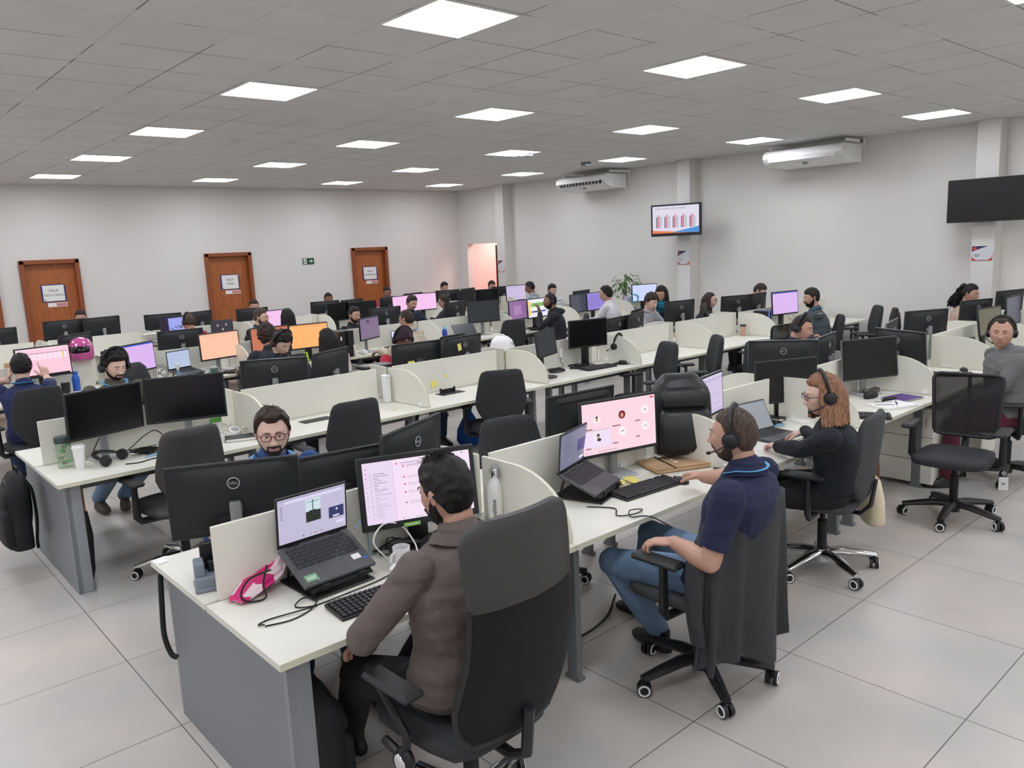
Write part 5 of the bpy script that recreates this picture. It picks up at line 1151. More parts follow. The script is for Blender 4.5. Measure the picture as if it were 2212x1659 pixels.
cable('blue cable on the second row end desk', [(1.60, 5.60, DZ+.005), (1.68, 5.64, DZ+.006), (1.76, 5.70, DZ+.01), (1.84, 5.72, DZ+.006)], .005, paint(70, 120, 190, .5))
cable('short black usb cable lying right of the headset', [(1.42, 5.50, DZ+.004), (1.5, 5.47, DZ+.004), (1.58, 5.50, DZ+.004), (1.66, 5.50, DZ+.004), (1.70, 5.47, DZ+.006)], .004)
single('usb_hub', 'blue and white slim hub between cables', 'hub', lambda b: (b.box((0, 0, .006), (.11, .028, .010), 0, bev=.003), b.box((.055, 0, .007), (.03, .024, .012), 1, bev=.003)), [paint(150, 186, 204, .4), paint(50, 86, 170, .4)], (1.62, 5.60, DZ), 28)
cable('black monitor cable rising behind the second row screens', [(1.42, 5.84, .95), (1.36, 5.86, .86), (1.32, 5.85, .78), (1.36, 5.83, DZ+.005), (1.5, 5.82, DZ+.01), (1.66, 5.85, .84), (1.74, 5.86, .86), (1.80, 5.85, .80)], .004)
notebook(2.24, 5.58, -20, 'closed dark grey notebook on second row desk', .21, .15, .022, DARK)
for k, (x, y) in enumerate(((2.17, 5.78), (2.27, 5.76))): single('tape_roll', ['left white roll of tape behind grey notebook', 'right tilted white roll of tape behind grey notebook'][k], 'roll', lambda b: b.lathe([(.03, 0), (.042, 0), (.042, .03), (.03, .03), (.03, 0)], 24), PW, (x, y, DZ+.001+.018*k), 0, 'white rolls', rx=.5*k, ang=50)
single('charger_cable', 'beige charger lead beside the white rolls', 'cable', lambda b: b.tube(bez([(0, 0, .01), (.04, .02, .04), (.08, 0, .02), (.06, -.04, .005), (.12, -.06, .005)], 6), .006, 6), paint(200, 184, 160, .6), (2.30, 5.72, DZ))
o = root('desk_calendar', 'small green and white card standing behind the rolls', 'card', (2.18, 5.88, DZ)); part('card', None, lambda b: (b.box((0, 0, .07), (.09, .004, .13), 0, rx=-.1), b.box((0, -.008, .115), (.088, .004, .035), 1, rx=-.1)), [PAPER, paint(90, 160, 70, .6)], o)
for k, (x, z, lb) in enumerate(((4.27, .815, 'yellow note on divider above the raised cable hatch'), (4.42, .87, 'small yellow note on divider, right of the larger one'), (4.86, .80, 'yellow note low on the divider beside an empty chair'))): single('sticky_note', lb, 'note', lambda b: b.box((0, 0, 0), (.065 if k != 1 else .035, .002, .065 if k != 1 else .03)), YEL, (x, 5.937, z), 0, 'yellow notes on the divider')
single('sticky_note', 'yellow note on monitor back left of the beanie', 'note', lambda b: b.box((0, 0, 0), (.075, .0015, .075)), YEL, (4.17, 6.143, .99), 0); single('sticky_note', 'tilted yellow note on monitor back right of the beanie', 'note', lambda b: b.box((0, 0, 0), (.05, .0015, .07), ry=-.2), YEL, (4.72, 6.10, 1.10), 10)
o = root('paper_towel_box', 'tall white box standing behind the curved divider', 'box', (3.71, 5.88, DZ)); part('box_body', None, lambda b: (b.box((0, 0, .12), (.05, .07, .24), bev=.006), b.box((0, 0, .235), (.056, .076, .02), bev=.004)), PW, o)
o = root('mini_computer', 'small silver desktop computer hung behind the angled monitor', 'computer', (3.52, 6.08, .93), 20); part('computer_body', None, lambda b: (b.box((0, 0, 0), (.06, .10, .19), 0, bev=.006), b.box((-.05, .02, -.01), (.05, .10, .16), 1, bev=.004)), [SILV, BLK], o); part('badge', None, lambda b: b.torus((0, -.052, -.03), .014, .0012, 20, 0, Mx((0, 0, 0)) @ Matrix.Translation((0, -.052, -.03)) @ Matrix.Rotation(PI/2, 4, 'X') @ Matrix.Translation((0, .052, .03)), k=5), BLK, o)
o = root('document_tray', 'flat black scanner tray left of the beanie person', 'tray', (3.88, 6.32, DZ)); part('tray_body', None, lambda b: (b.box((0, 0, .26), (.30, .20, .03), bev=.006), b.box((.08, 0, .12), (.08, .1, .26))), BLK, o); part('tray_top', None, lambda b: b.box((0, 0, .278), (.29, .19, .004)), paint(100, 96, 94, .4), o)
single('paper_sheet', 'small torn yellow paper scrap on the empty desk', 'paper', lambda b: b.box((0, 0, .001), (.05, .02, .001)), paint(214, 196, 130, .8), (3.55, 5.52, DZ), 30)
keyboard(6.16, 5.58, -4, 'black keyboard under the black monitor, second row', .42)
mouse(6.55, 5.58, 10, 'black mouse beside the hanging headset'); single('mouse_pad', 'dark oval mouse pad under the second-row mouse', 'mouse pad', lambda b: b.cyl((0, 0, .001), .10, .002, 28), BLKM, (6.54, 5.58, DZ), 0)
for k, s_ in enumerate((11, 17)): knot(5.72+.32*k, 5.78, ['heap of black cables between the two second row monitors', 'loose black cables behind the second row keyboard'][k], seed=s_, R=.10, n=34)
single('monitor_foot', 'round black foot plate by the curved divider', 'monitor foot', lambda b: b.cyl((0, 0, .006), .10, .012, 30), BLK, (5.44, 5.62, DZ), 0)
o = root('wall_plug', 'white power adapter hanging on divider behind black monitor', 'plug', (5.95, 5.925, .90)); part('plug_body', None, lambda b: (b.box((0, 0, 0), (.045, .03, .09), bev=.008),), PW, o); part('plug_cable', None, lambda b: b.tube(bez([(0, 0, -.04), (-.02, -.01, -.09), (.02, -.01, -.12), (.0, -.02, -.15)], 6), .003, 6), BLKM, o)
headset(6.575, 5.66, .935, 8, 'black headset hanging over the curved divider', rx=.1)
cable('headset cord trailing to the second-row mouse', [(6.63, 5.72, .86), (6.60, 5.68, .80), (6.56, 5.66, DZ+.006), (6.46, 5.64, DZ+.006), (6.42, 5.68, DZ+.006)], .003)
single('cloth_mask', 'blue folded cloth on the empty desk', 'cloth', lambda b: b.loft([(0, 0, 0, .05, .03, 2.5, 0), (0, 0, .02, .045, .025, 2.5, 0), (.01, 0, .06, .012, .006, 2.2, 0)], 20), paint(60, 84, 110, .8), (7.0, 5.75, DZ), 20)
o = root('hard_hat', 'white safety helmet resting on papers behind divider', 'helmet', (5.36, 6.2, .995))
part('hat_shell', None, lambda b: (b.lathe([(.145, 0), (.15, .004), (.125, .012), (.118, .05), (.10, .10), (.06, .135), (.001, .148)], 36, M=Matrix.Scale(1.15, 4, (0, 1, 0))), b.tube([(0, a, .03+.125*math.cos(a*9)) for a in np.linspace(-.11, .11, 9)], .008, 6)), PW, o, ang=60)
part('hat_logo', None, lambda b: b.torus((.0, -.125, .065), .012, .003, 16, 0, Matrix.Translation((.03, -.125, .065)) @ Matrix.Rotation(1.3, 4, 'X') @ Matrix.Translation((0, .125, -.065)), k=6), paint(60, 110, 100, .5), o)
single('box_stack', 'stack of brown folders under the white safety helmet', 'folders', lambda b: [b.box((.004*math.sin(k*2), 0, .012+k*.025), (.30, .24, .023), k % 2, rz=.05*math.sin(k)) for k in range(10)], [KRAFT, paint(206, 196, 176, .8)], (5.38, 6.26, DZ), 8)
o = root('iced_drink', 'iced coffee cup with black lid at the far divider', 'cup', (9.28, 5.80, DZ)); part('cup_body', None, lambda b: b.lathe([(.028, 0), (.038, .13)], 20), paint(196, 160, 138, .3), o); part('lid', None, lambda b: b.lathe([(.041, .13), (.04, .15), (.001, .152)], 20), BLK, o)
o = root('docking_box', 'grey small computer behind monitor in front of young man', 'computer', (8.56, 6.08, .88), 0); part('box_body', None, lambda b: (b.box((0, 0, .05), (.08, .05, .18), 0, bev=.005), b.box((-.09, .01, .03), (.07, .05, .16), 1, bev=.005)), [STEEL, BLK], o); part('white_cable', None, lambda b: b.tube(bez([(-.08, -.03, .06), (-.13, -.04, .03), (-.14, -.03, -.08)], 6), .004, 6), PW, o)
single('folder_tray', 'small blue-striped folders beside the lilac lit monitor', 'folders', lambda b: [b.box((k*.03, 0, .15), (.022, .20, .30), k % 3, bev=.003) for k in range(5)], [BLK, paint(70, 100, 170, .6), paint(150, 160, 170, .5)], (9.68, 5.78, DZ), 0)
o = root('snack_bag', 'yellow snack bag on the desk of the striped-jacket man', 'packet', (9.92, 5.56, DZ)); part('bag', None, lambda b: b.loft([(0, 0, 0, .07, .03, 2.4, 0), (0, 0, .03, .07, .035, 2.4, 0), (0, 0, .07, .05, .01, 2.4, 0)], 20), paint(200, 176, 60, .4), o)
# third row
o = root('motorcycle_helmet', 'shiny pink full-face motorcycle helmet on the divider', 'helmet', (2.16, 9.50, 1.04), -20)
part('helmet_shell', None, lambda b: b.loft([(0, .0, 0, .11, .13, 2.2, 0), (0, -.01, .04, .122, .15, 2.2, 0), (0, -.01, .08, .124, .15, 2.2, 0), (0, 0, .13, .124, .145, 2.1, 0), (0, .01, .18, .112, .125, 2.1, 0), (0, .01, .215, .085, .095, 2, 0), (0, .01, .238, .045, .05, 2, 0), (0, .01, .244, .01, .01, 2, 0)], 36), paint(196, 82, 146, .18, 'pink_gloss', coat=.6), o, ang=70)
part('visor', None, lambda b: b.loft([(0, -.022, .085, .108, .142, 2.3, 0), (0, -.022, .10, .112, .146, 2.3, 0), (0, -.02, .145, .108, .138, 2.2, 0), (0, -.012, .155, .10, .128, 2.2, 0)], 36), paint(20, 16, 20, .08, 'smoked_visor', var=0), o, ang=70)
bluep = [(.001, 0), (.036, 0), (.038, .01), (.036, .08), (.039, .10), (.038, .14), (.024, .165), (.022, .175)]
bottle(2.02, 9.28, 'blue plastic bottle beside the pink spreadsheet monitor', bluep, paint(36, 96, 190, .35, 'blue_plastic'), MATS['blue_plastic'], [(.026, .17), (.026, .205), (.001, .206)], DZ)
o = root('mug', 'black mug left of the blue bottle', 'mug', (1.90, 9.2, DZ)); part('cup', None, lambda b: b.lathe([(.035, 0), (.04, .01), (.044, .11), (.001, .108)], 24), BLK, o)
o = root('folded_jacket', 'black jacket heaped over a chair behind the curly man', 'jacket', (2.42, 8.75, .55)); part('jacket_cloth', None, lambda b: b.loft([(0, 0, 0, .20, .12, 2.4, 0), (0, 0, .15, .24, .14, 2.3, 0), (0, .02, .30, .2, .12, 2.3, 0), (.05, .04, .42, .12, .08, 2.2, 0), (.08, .04, .47, .04, .03, 2, 0)], 28), BLKM, o, ang=70)
laptop(3.12, 9.10, DZ+.06, 22, 'open black laptop between purple and orange screens', 'lapl', 12, 105)
stand(3.12, 9.12, 22, 'black stand under the third-row laptop', 12, .28, .24)
keyboard(3.30, 8.98, 18, 'dark keyboard in front of the third-row laptop', .40); keyboard(3.72, 9.02, 10, 'black keyboard under the pale orange screen', .42); mouse(3.58, 8.94, 0, 'black mouse under the pale orange screen')
mug(3.42, 9.10, 0, 'white mug with green print near orange screen', PW, paint(90, 130, 110, .5))
bottle(2.98, 8.98, 'small clear spray bottle with white nozzle', [(.001, 0), (.032, 0), (.033, .06), (.02, .10), (.012, .12)], paint(120, 150, 170, .2, alpha=.6), PW, [(.013, .12), (.016, .13), (.016, .16), (.03, .165), (.028, .19), (.001, .192)], name='spray_bottle')
o = root('desk_fan', 'small round black and white fan by purple screen', 'fan', (2.82, 9.06, DZ+.10), 10)
part('fan_guard', None, lambda b: [b.torus((0, 0, 0), q, .003, 24, 0, Mx(rx=PI/2), k=6) for q in (.085, .06, .03)], BLK, o); part('fan_blade', None, lambda b: [b.ell((.04*math.cos(a), 0, .04*math.sin(a)), (.028, .004, .022), 0, 10) for a in (0, 2.1, 4.2)], PW, o); part('fan_foot', None, lambda b: (b.tube([(0, .02, 0), (0, .03, -.09)], .006), b.cyl((0, .02, -.094), .05, .012, 20)), BLK, o)
knot(4.5, 9.05, 'black cable heap under the amber screen', seed=21, R=.12, n=30); knot(3.86, 9.2, 'black cables right of the pale orange screen', seed=22, R=.08, n=20)
single('desk_toy', 'lime green plastic clip under the amber screen', 'clip', lambda b: (b.tube([(-.03, 0, 0), (-.012, 0, .12)], .011, 8), b.tube([(.04, 0, 0), (.018, 0, .12)], .011, 8)), paint(190, 226, 50, .4), (4.52, 8.96, DZ+.01))
mug(4.33, 8.98, 0, 'white mug below the dark orange screen', PW)
o = root('desktop_tower', 'black desktop computer standing at the curved divider', 'computer', (5.02, 9.05, DZ)); part('tower_case', None, lambda b: (b.box((0, 0, .17), (.10, .30, .34), bev=.005), b.box((.12, 0, .17), (.09, .30, .34), bev=.005)), BLK, o); part('front_label', None, lambda b: b.box((-.02, -.152, .25), (.02, .002, .05)), PAPER, o)
laptop(6.14, 9.12, DZ, -4, 'laptop with pale screen faced by the man in beige', 'blue', 0, 100)
knot(5.86, 9.08, 'cable tangle beside the beige-sweater man', seed=31, R=.10, n=30)
single('table_lamp_ball', 'small white round object on the third-row desk', 'ball', lambda b: b.ell((0, 0, .03), (.05, .05, .034), 0, 18), PW, (5.36, 8.97, DZ)); single('smartphone', 'black phone on the third-row desk below dim purple screen', 'phone', lambda b: b.box((0, 0, .005), (.08, .15, .009), bev=.003), BLK, (5.60, 8.96, DZ), -50)
bottle(6.86, 9.2, 'royal blue bottle with teal spout right of curved divider', bluep, paint(34, 60, 170, .3, 'royal_blue'), paint(110, 200, 210, .4), [(.022, .175), (.016, .20), (.01, .225), (.001, .226)])
o = root('tilted_tablet', 'dark tilted docking laptop on stand, third-row empty desk', 'laptop', (7.2, 9.16, DZ), -12); part('screen_panel', None, lambda b: b.box((0, 0, .12), (.36, .012, .24), 0, rx=-.75, bev=.003), paint(54, 56, 60, .3), o); part('support', None, lambda b: b.tube([(0, .06, .12), (0, .12, .01)], .01), BLK, o)
knot(6.98, 9.2, 'cables beside the tilted docking laptop', seed=33, R=.07, n=18); knot(8.5, 9.02, 'cables under the purple and spreadsheet screens', seed=35, R=.16, n=34); knot(9.9, 9.05, 'cables under the violet screen', seed=36, R=.14, n=24)
keyboard(8.62, 8.97, 0, 'black keyboard before the man in the vest', .4)
o = root('printer', 'large light grey printer standing on the third-row far desk', 'printer', (9.55, 9.85, DZ), 180)
part('printer_body', None, lambda b: (b.box((0, 0, .19), (.62, .40, .30), bev=.02), b.box((0, -.02, .36), (.58, .36, .05), bev=.015), b.box((.1, .205, .17), (.28, .02, .09), bev=.005)), paint(196, 200, 198, .45, 'printer_grey'), o); part('output_slot', None, lambda b: b.box((.12, .212, .17), (.24, .012, .055)), DARK, o); part('control_panel', None, lambda b: b.box((-.15, .1, .388), (.2, .08, .01), bev=.003), PW, o)
laptop(11.0, 9.1, DZ+.12, 25, 'small laptop left of the pale blue screen', 'dim', 10, 110, .30, .21)
o = root('ring_light', 'coiled light blue cable bundle by the pale blue screen', 'cable', (11.1, 9.15, DZ+.30), -40); part('coil', None, lambda b: [b.torus((0, 0, 0), .06+.006*k, .006, 24, 0, Mx(rx=PI/2) @ Mx(rx=.1*k), k=6) for k in range(4)], paint(120, 200, 220, .5), o)
# potted plant on a stand
o = root('potted_plant', 'leafy green potted plant on the far desk near the right wall', 'plant', (11.62, 9.80, DZ))
part('plant_pot', None, lambda b: b.lathe([(.001, 0), (.07, 0), (.09, .16), (.095, .17), (.085, .16), (.001, .15)], 28), DARK, o, ang=50)
def leaves(b):
    rr = random.Random(2); 
    for k in range(9): b.tube(bez([(0, 0, .14), (rr.uniform(-.04, .04), rr.uniform(-.04, .04), .3), (rr.uniform(-.18, .18), rr.uniform(-.18, .18), .42+rr.uniform(0, .2))], 5), .006, 6, 1)
    for k in range(58):
        a = rr.uniform(0, 2*PI); q = rr.uniform(.03, .27); z0 = rr.uniform(.36, .76); c = Vector((math.cos(a)*q, math.sin(a)*q, z0-.35*q)); L_ = rr.uniform(.09, .15); dr = Vector((math.cos(a+rr.uniform(-.6, .6)), math.sin(a+rr.uniform(-.6, .6)), rr.uniform(-.7, .3))).normalized(); sd_ = dr.cross(Vector((0, 0, 1))).normalized(); nm = sd_.cross(dr)
        pts = []
        for t, w_ in ((0, .004), (.25, .022), (.5, .03), (.75, .022), (1, .002)):
            for s_ in (-1, 0, 1): pts.append(c+dr*L_*t+sd_*w_*s_+nm*(.008*abs(s_)-.04*t*t))
        b.add([tuple(p) for p in pts], [(i*3+j, i*3+j+1, i*3+j+4, i*3+j+3) for i in range(4) for j in range(2)], 0)
part('foliage', None, leaves, [paint(62, 104, 44, .5, 'leaf_green', var=.15, scale=10), paint(90, 110, 60, .6)], o, ang=60)
# back row, and clutter near the left
single('paper_pile', 'untidy pile of white papers on the back-row desk', 'papers', lambda b: [b.box((.01*math.sin(k*2.1), .01*math.cos(k*1.7), .004+k*.011), (.30, .22, .006), k % 2, rz=.14*math.sin(k*1.3), rx=.015*math.sin(k)) for k in range(16)], [PAPER, paint(214, 212, 204, .8)], (3.72, 12.02, DZ+.12), 0)
single('document_rack', 'grey desk rack under the untidy papers', 'tray', lambda b: (b.box((0, 0, .004), (.34, .25, .008)), b.box((0, 0, .11), (.34, .25, .008)), [b.box((a*.165, 0, .055), (.008, .25, .11)) for a in (-1, 1)]), STEEL, (3.72, 12.02, DZ))
o = root('pencil_cup', 'cup of yellow and red pencils in front of the papers', 'pen holder', (3.1, 11.98, DZ)); part('cup', None, lambda b: b.lathe([(.035, 0), (.038, .1)], 18), BLK, o)
for k in range(5): part('pencil', None, lambda b: b.tube([(0, 0, .02), (.02*math.cos(k*1.2), .02*math.sin(k*1.2), .17)], .005, 6), YEL if k % 2 else REDP, o)
o = root('kraft_envelope', 'upright brown envelope box with white papers, left side', 'envelope', (1.62, 9.62, DZ), 8); part('envelope_body', None, lambda b: b.box((0, 0, .17), (.34, .08, .34), bev=.006), KRAFT, o); part('papers', None, lambda b: b.box((.02, -.048, .16), (.27, .01, .22)), PAPER, o); part('string_button', None, lambda b: b.cyl((.0, -.045, .33), .015, .006, 16, axis='y'), PAPER, o)
single('motorcycle_helmet', 'dark dome of a black helmet above the pink spreadsheet screen', 'helmet', lambda b: b.ell((0, 0, 0), (.12, .14, .12), 0, 24), paint(40, 36, 38, .25), (1.95, 9.62, 1.0))
laptop(4.78, 12.08, DZ+.14, -6, 'laptop with three avatar circles in the back row', 'teams', 5, 100, .34, .23); stand(4.78, 12.08, -6, 'stand under the avatar laptop in the back row', 14, .28, .24)
laptop(1.05, 8.98, DZ, 12, 'open laptop at the left picture edge before pointing man', 'lap', 0, 110)
knot(8.9, 12.0, 'black cables under the pink screens, back row', seed=41, R=.16, n=30, r=.005)
single('soap_bottle', 'small yellow bottle beside the mustached man', 'bottle', lambda b: b.lathe([(.02, 0), (.022, .08), (.008, .10), (.006, .14), (.001, .145)], 14), YEL, (7.30, 9.7, DZ+.12), 0)
# hanging and floor items
backpack(.86, 6.10, .18, -90, 'black backpack hanging outside the second row end panel', .34, .52, .15)
o = root('umbrella', 'black folded umbrella with curved wooden handle under second row', 'umbrella', (1.16, 5.60, 0)); part('wooden_handle', None, lambda b: b.tube(bez([(0, 0, .45), (0, 0, .60), (.0, 0, .66), (-.03, 0, .70), (-.07, 0, .68), (-.075, 0, .63)], 6), .011, 10), paint(176, 112, 54, .35, 'varnished_wood'), o); part('folded_canopy', None, lambda b: b.lathe([(.004, .0), (.02, .06), (.035, .3), (.02, .46), (.001, .47)], 14), BLK, o, ang=60)
o = root('drawstring_bag', 'bright blue drawstring bag on floor under second row', 'bag', (5.03, 6.42, 0), 0); part('bag_cloth', None, lambda b: b.loft([(0, 0, .0, .10, .08, 2.2, 0), (0, 0, .06, .14, .11, 2.2, 0), (0, 0, .18, .13, .10, 2.1, 0), (.01, 0, .30, .07, .05, 2, 0), (.02, 0, .36, .02, .02, 2, 0), (.02, 0, .42, .05, .03, 2, 0)], 24), cloth('blue_bag_cloth', (28, 84, 160)), o, ang=60)
o = root('tote_bag', 'cream tote bag with brown handles beside the grey chair', 'bag', (4.90, 2.12, .22), 40)
part('tote_body', None, lambda b: b.loft([(0, 0, 0, .13, .055, 3, 0), (0, 0, .02, .145, .065, 3, 0), (0, 0, .16, .14, .06, 2.6, 0), (0, 0, .27, .10, .04, 2.4, 0), (0, 0, .30, .07, .02, 2.4, 0)], 28), cloth('cream_canvas', (222, 210, 182), fold=.4), o, ang=60)
part('tote_handle', None, lambda b: (b.tube(bez([(-.05, -.02, .26), (-.04, -.02, .38), (0, -.02, .43), (.04, -.02, .38), (.05, -.02, .26)], 6), .009, 8, flat=.6), b.box((0, -.03, .28), (.07, .02, .05), bev=.006)), paint(112, 62, 40, .5, 'brown_leather'), o)
o = root('badge_holder', 'white badge card hanging from the armrest of the empty mesh chair', 'badge', (6.08, 1.72, .26), -60); part('badge_card', None, lambda b: (b.box((0, 0, 0), (.06, .003, .095), 0, bev=.001), b.box((0, -.002, .0), (.022, .001, .016), 1)), [PW, SILV], o); part('badge_reel', None, lambda b: (b.cyl((0, 0, .075), .016, .01, 18, axis='y'), b.tube([(0, 0, .05), (0, 0, .36)], .002, 6)), SILV, o)
cable('long black strap hanging outside the foreground end panel', [(.985, 3.50, .70), (.975, 3.50, .55), (.97, 3.50, .42), (.98, 3.47, .34), (1.0, 3.45, .32)], .012, n=8)
cable('black cable on floor under the second foreground station', [(2.55, 2.75, .01), (2.8, 2.7, .008), (3.05, 2.75, .008), (3.3, 2.9, .008)], .006, n=8)

# ---------- chairs ----------
chair(1.52, 2.03, 2, 'large high-backed mesh chair of the person in brown jacket', 'exec', 'chrome', group=None)
c_ = chair(2.90, 2.02, 0, 'chair of the man in navy polo, draped with a grey coat', 'uph', 'black', colr=FABG)
[setattr(q, 'scale', (1, 1, .93)) for q in c_.children if q.name.startswith('backrest')]
chair(4.45, 2.22, 10, 'grey chair with chrome base of the copper-haired woman', 'uph', 'chrome', colr=FABG)
chair(5.88, 1.97, 97, 'empty black mesh chair with adjustable armrests, nearest right', 'mesh', 'black')
chair(7.12, 2.0, 30, 'black chair under the man in grey hoodie', 'uph', 'black')
chair(1.67, 5.28, 5, 'empty black chair facing the end of the second row', 'uph', 'chrome', colr=LEATH)
chair(2.83, 5.18, 0, 'empty black chair facing the bare desk, second row', 'uph', 'black')
chair(4.48, 5.30, -28, 'empty charcoal chair facing the desk with yellow notes', 'uph', 'black')
chair(6.28, 5.05, 65, 'empty black chair seen from its side, left of its neighbour', 'uph', 'chrome')
chair(7.02, 5.0, 50, 'empty black chair seen from its side, right of its neighbour', 'uph', 'black')
chair(8.62, 5.08, -8, 'small mesh-backed chair at the second row right part', 'mesh', 'black')
chair(9.62, 4.93, 35, 'chair of the man in the striped jacket', 'uph', 'black')
chair(11.0, 5.05, 40, 'empty charcoal chair close to the right wall', 'uph', 'black')
chair(10.35, 4.55, 30, 'mesh-backed chair with bag hung on it, right of striped jacket', 'mesh', 'black')
c_ = chair(1.73, 3.93, 205, 'chair behind the man in blue jacket', 'uph', 'black')
[setattr(q, 'scale', (.9, 1, .9)) for q in c_.children if q.name.startswith('backrest')]
chair(3.04, 3.32, 165, 'black chair pushed behind the front row divider', 'uph', 'black')
chair(1.38, 8.12, 5, 'black chair of the pointing man', 'uph', 'black')
chair(7.62, 8.75, -8, 'empty charcoal chair facing the blank grey screen', 'uph', 'black')
chair(8.42, 8.22, 45, 'charcoal chair with blue note of the man in vest', 'uph', 'black')
chair(9.55, 8.10, 10, 'mesh-backed chair of the man in white shirt', 'mesh', 'black')
chair(5.85, 8.02, 10, 'mesh-backed chair of the man in beige', 'mesh', 'black')
chair(3.78, 8.1, 0, 'chair of the dark-haired person facing the dark orange screen', 'uph', 'black')
chair(5.45, 10.9, 15, 'chair of the long-haired woman in the back row', 'uph', 'black')
chair(6.95, 3.98, 150, 'chair of the man resting chin on hand', 'uph', 'black')
chair(9.9, 10.75, 0, 'low black chair tops below the dull lilac screen', 'uph', 'black')
single('paper_note', 'white and blue sheet taped on the charcoal chair back', 'note', lambda b: (b.box((0, 0, 0), (.10, .003, .16)), b.box((0, -.003, .04), (.08, .001, .03), 1), b.box((-.02, -.003, -.02), (.03, .001, .06), 1)), [PAPER, paint(60, 150, 190, .6, var=0)], (8.64, 7.95, .88), 45)
o = root('coat', 'long dark grey coat draped over the navy polo man\'s chair', 'coat', (2.90, 2.02, 0), 0)
def coat(b):
    R = []
    zs = np.linspace(.972, .28, 26)
    for i, zz in enumerate(zs):
        t = i/25; hw = .215+.12*t+.02*math.sin(t*5); yc = -.235-.12*(min(zz, 1.0)-.5)-.03*t; dd = .058+.015*t
        if i == 0: hw, dd = .15, .03
        ring = []
        for j in range(72):
            q = 2*PI*j/72; cx, sx = math.cos(q), math.sin(q); e = 3
            f = 1+.05*t*math.sin(q*9+1)+.04*t*math.sin(q*5+zz*5)
            x = math.copysign(abs(cx)**(2/e), cx)*hw*f; y = math.copysign(abs(sx)**(2/e), sx)*dd*(1+.5*t*math.sin(q*11))
            z2 = zz-(.10*t*t*(.5+.5*math.sin(x*14+1)))
            ring.append((x+.03*t, yc+y+.8*x*x*(1-t*.4), z2))
        R.append(ring)
    b.rings(R)
part('coat_cloth', None, coat, cloth('dark_grey_wool', (56, 57, 60), fold=.7), o, ang=80)
part('coat_sleeve', None, lambda b: b.tube(bez([(-.19, -.20, .86), (-.26, -.16, .70), (-.27, -.15, .50), (-.25, -.16, .34)], 6), [.06]*12+[.055]*7, 16, flat=.6), MATS['dark_grey_wool'], o, ang=80)
o = root('hanging_bag', 'black bag strapped over the mesh chair beside the striped jacket', 'bag', (10.50, 4.33, .62), 30); part('bag_body', None, lambda b: b.loft([(0, 0, 0, .17, .05, 3, 0), (0, 0, .05, .19, .07, 3, 0), (0, 0, .30, .18, .06, 3, 0), (0, 0, .43, .12, .03, 2.5, 0)], 28), BLKM, o, ang=60)

# ---------- people ----------
JN = cloth('blue_jeans', (104, 130, 158), .85, .4); JD = cloth('dark_jeans', (40, 56, 84), .85, .4); BKP = cloth('black_trousers', (24, 25, 28)); GRP = cloth('grey_trousers', (70, 74, 80))
LY_ = paint(84, 160, 206, .6, 'light_blue_strap', var=0)
BG = paint(30, 26, 26, .3, 'black_spectacle_frame', var=0); RG = paint(84, 30, 30, .3, 'dark_red_spectacle_frame', var=0)
person('person in brown jacket seen from behind at the nearest desk', (1.535, 2.10, 1.235), -8, hy=-14, hp=14, lean=.02, skn='b', near=3, hair=dict(t=.018, ts=.009, rough=.0016, m=BLACKH, back=-.075, spikes=160, fq=45), beard=('full', BLACKH),
       shirt=cloth('brown_cotton_jacket', (98, 88, 84), .9, .6), pants=BKP, bw=1.24, hands=[(1.30, 2.38, .66), (1.86, 2.46, .79)], poles=[Vector((-1, -.1, -.5)), None], collar='shirt', legs=[((1.34, 2.46, .50), (1.45, 2.75, .10)), ((1.74, 2.52, .52), (1.72, 2.85, .10))])
def buttons(o, P): pass
person('man in navy polo wearing black headset, hand on mouse', (2.87, 1.83, 1.215), -12, hy=-20, hp=4, lean=-.10, side=-.06, bw=1.2, skn='b', near=3, hair=dict(t=.007, ts=.003, rough=.0012, m=GREYH, back=-.07, fq=90), beard=('short', GREYH),
       shirt=cloth('navy_polo', (30, 36, 66)), sleeve='short', collar='polo', pants=JN, hands=[(2.66, 2.08, .735), (3.41, 2.53, .775)], poles=[Vector((-.5, -1, -.5)), Vector((.6, -.3, -.8))], lanyard=LY_, phones=dict(side=-1), curl=[.9, .45], handdir=[(-.5, .85, .0), (.35, .9, -.05)],
       legs=[((2.74, 2.42, .52), (2.96, 2.32, .12)), ((3.16, 2.52, .52), (3.22, 2.62, .10))], shoes=BLK)
person('woman with copper hair and large black headset using laptop', (4.17, 2.09, 1.155), -22, hy=-44, hp=10, lean=.04, side=-.22, bw=1.15, skn='e', near=3, female=True, hair=dict(t=.016, ts=.012, rough=.002, m=REDH, back=-.09, long=.15, flare=.30, a0=64), shirt=cloth('black_sweater', (24, 27, 36)), pants=BKP,
       hands=[(4.27, 2.46, .79), (4.62, 2.50, .79)], poles=[Vector((-.35, -.5, -1)), Vector((.5, .3, -1))], phones=dict(side=-1, R=.100), glasses=BG, curl=[.7, .6], handdir=[(.45, .9, -.05), None])
person('man in grey hoodie with headset looking toward the camera', (7.0, 2.06, 1.21), -45, hy=-102, hp=2, lean=.04, skn='b', near=2, hair=dict(t=.008, ts=.006, rough=.001, m=BROWNH, recede=.02, line=.012), shirt=cloth('grey_hoodie', (112, 112, 112)), pants=cloth('wine_trousers', (92, 34, 52)), phones=dict(side=1), hood=True, lid=.4, hands=[(6.80, 2.32, .66), (7.2, 2.32, .66)], bw=1.1, wide=1.08, poles=[Vector((-.4, -.4, -1)), Vector((.4, -.3, -1))])
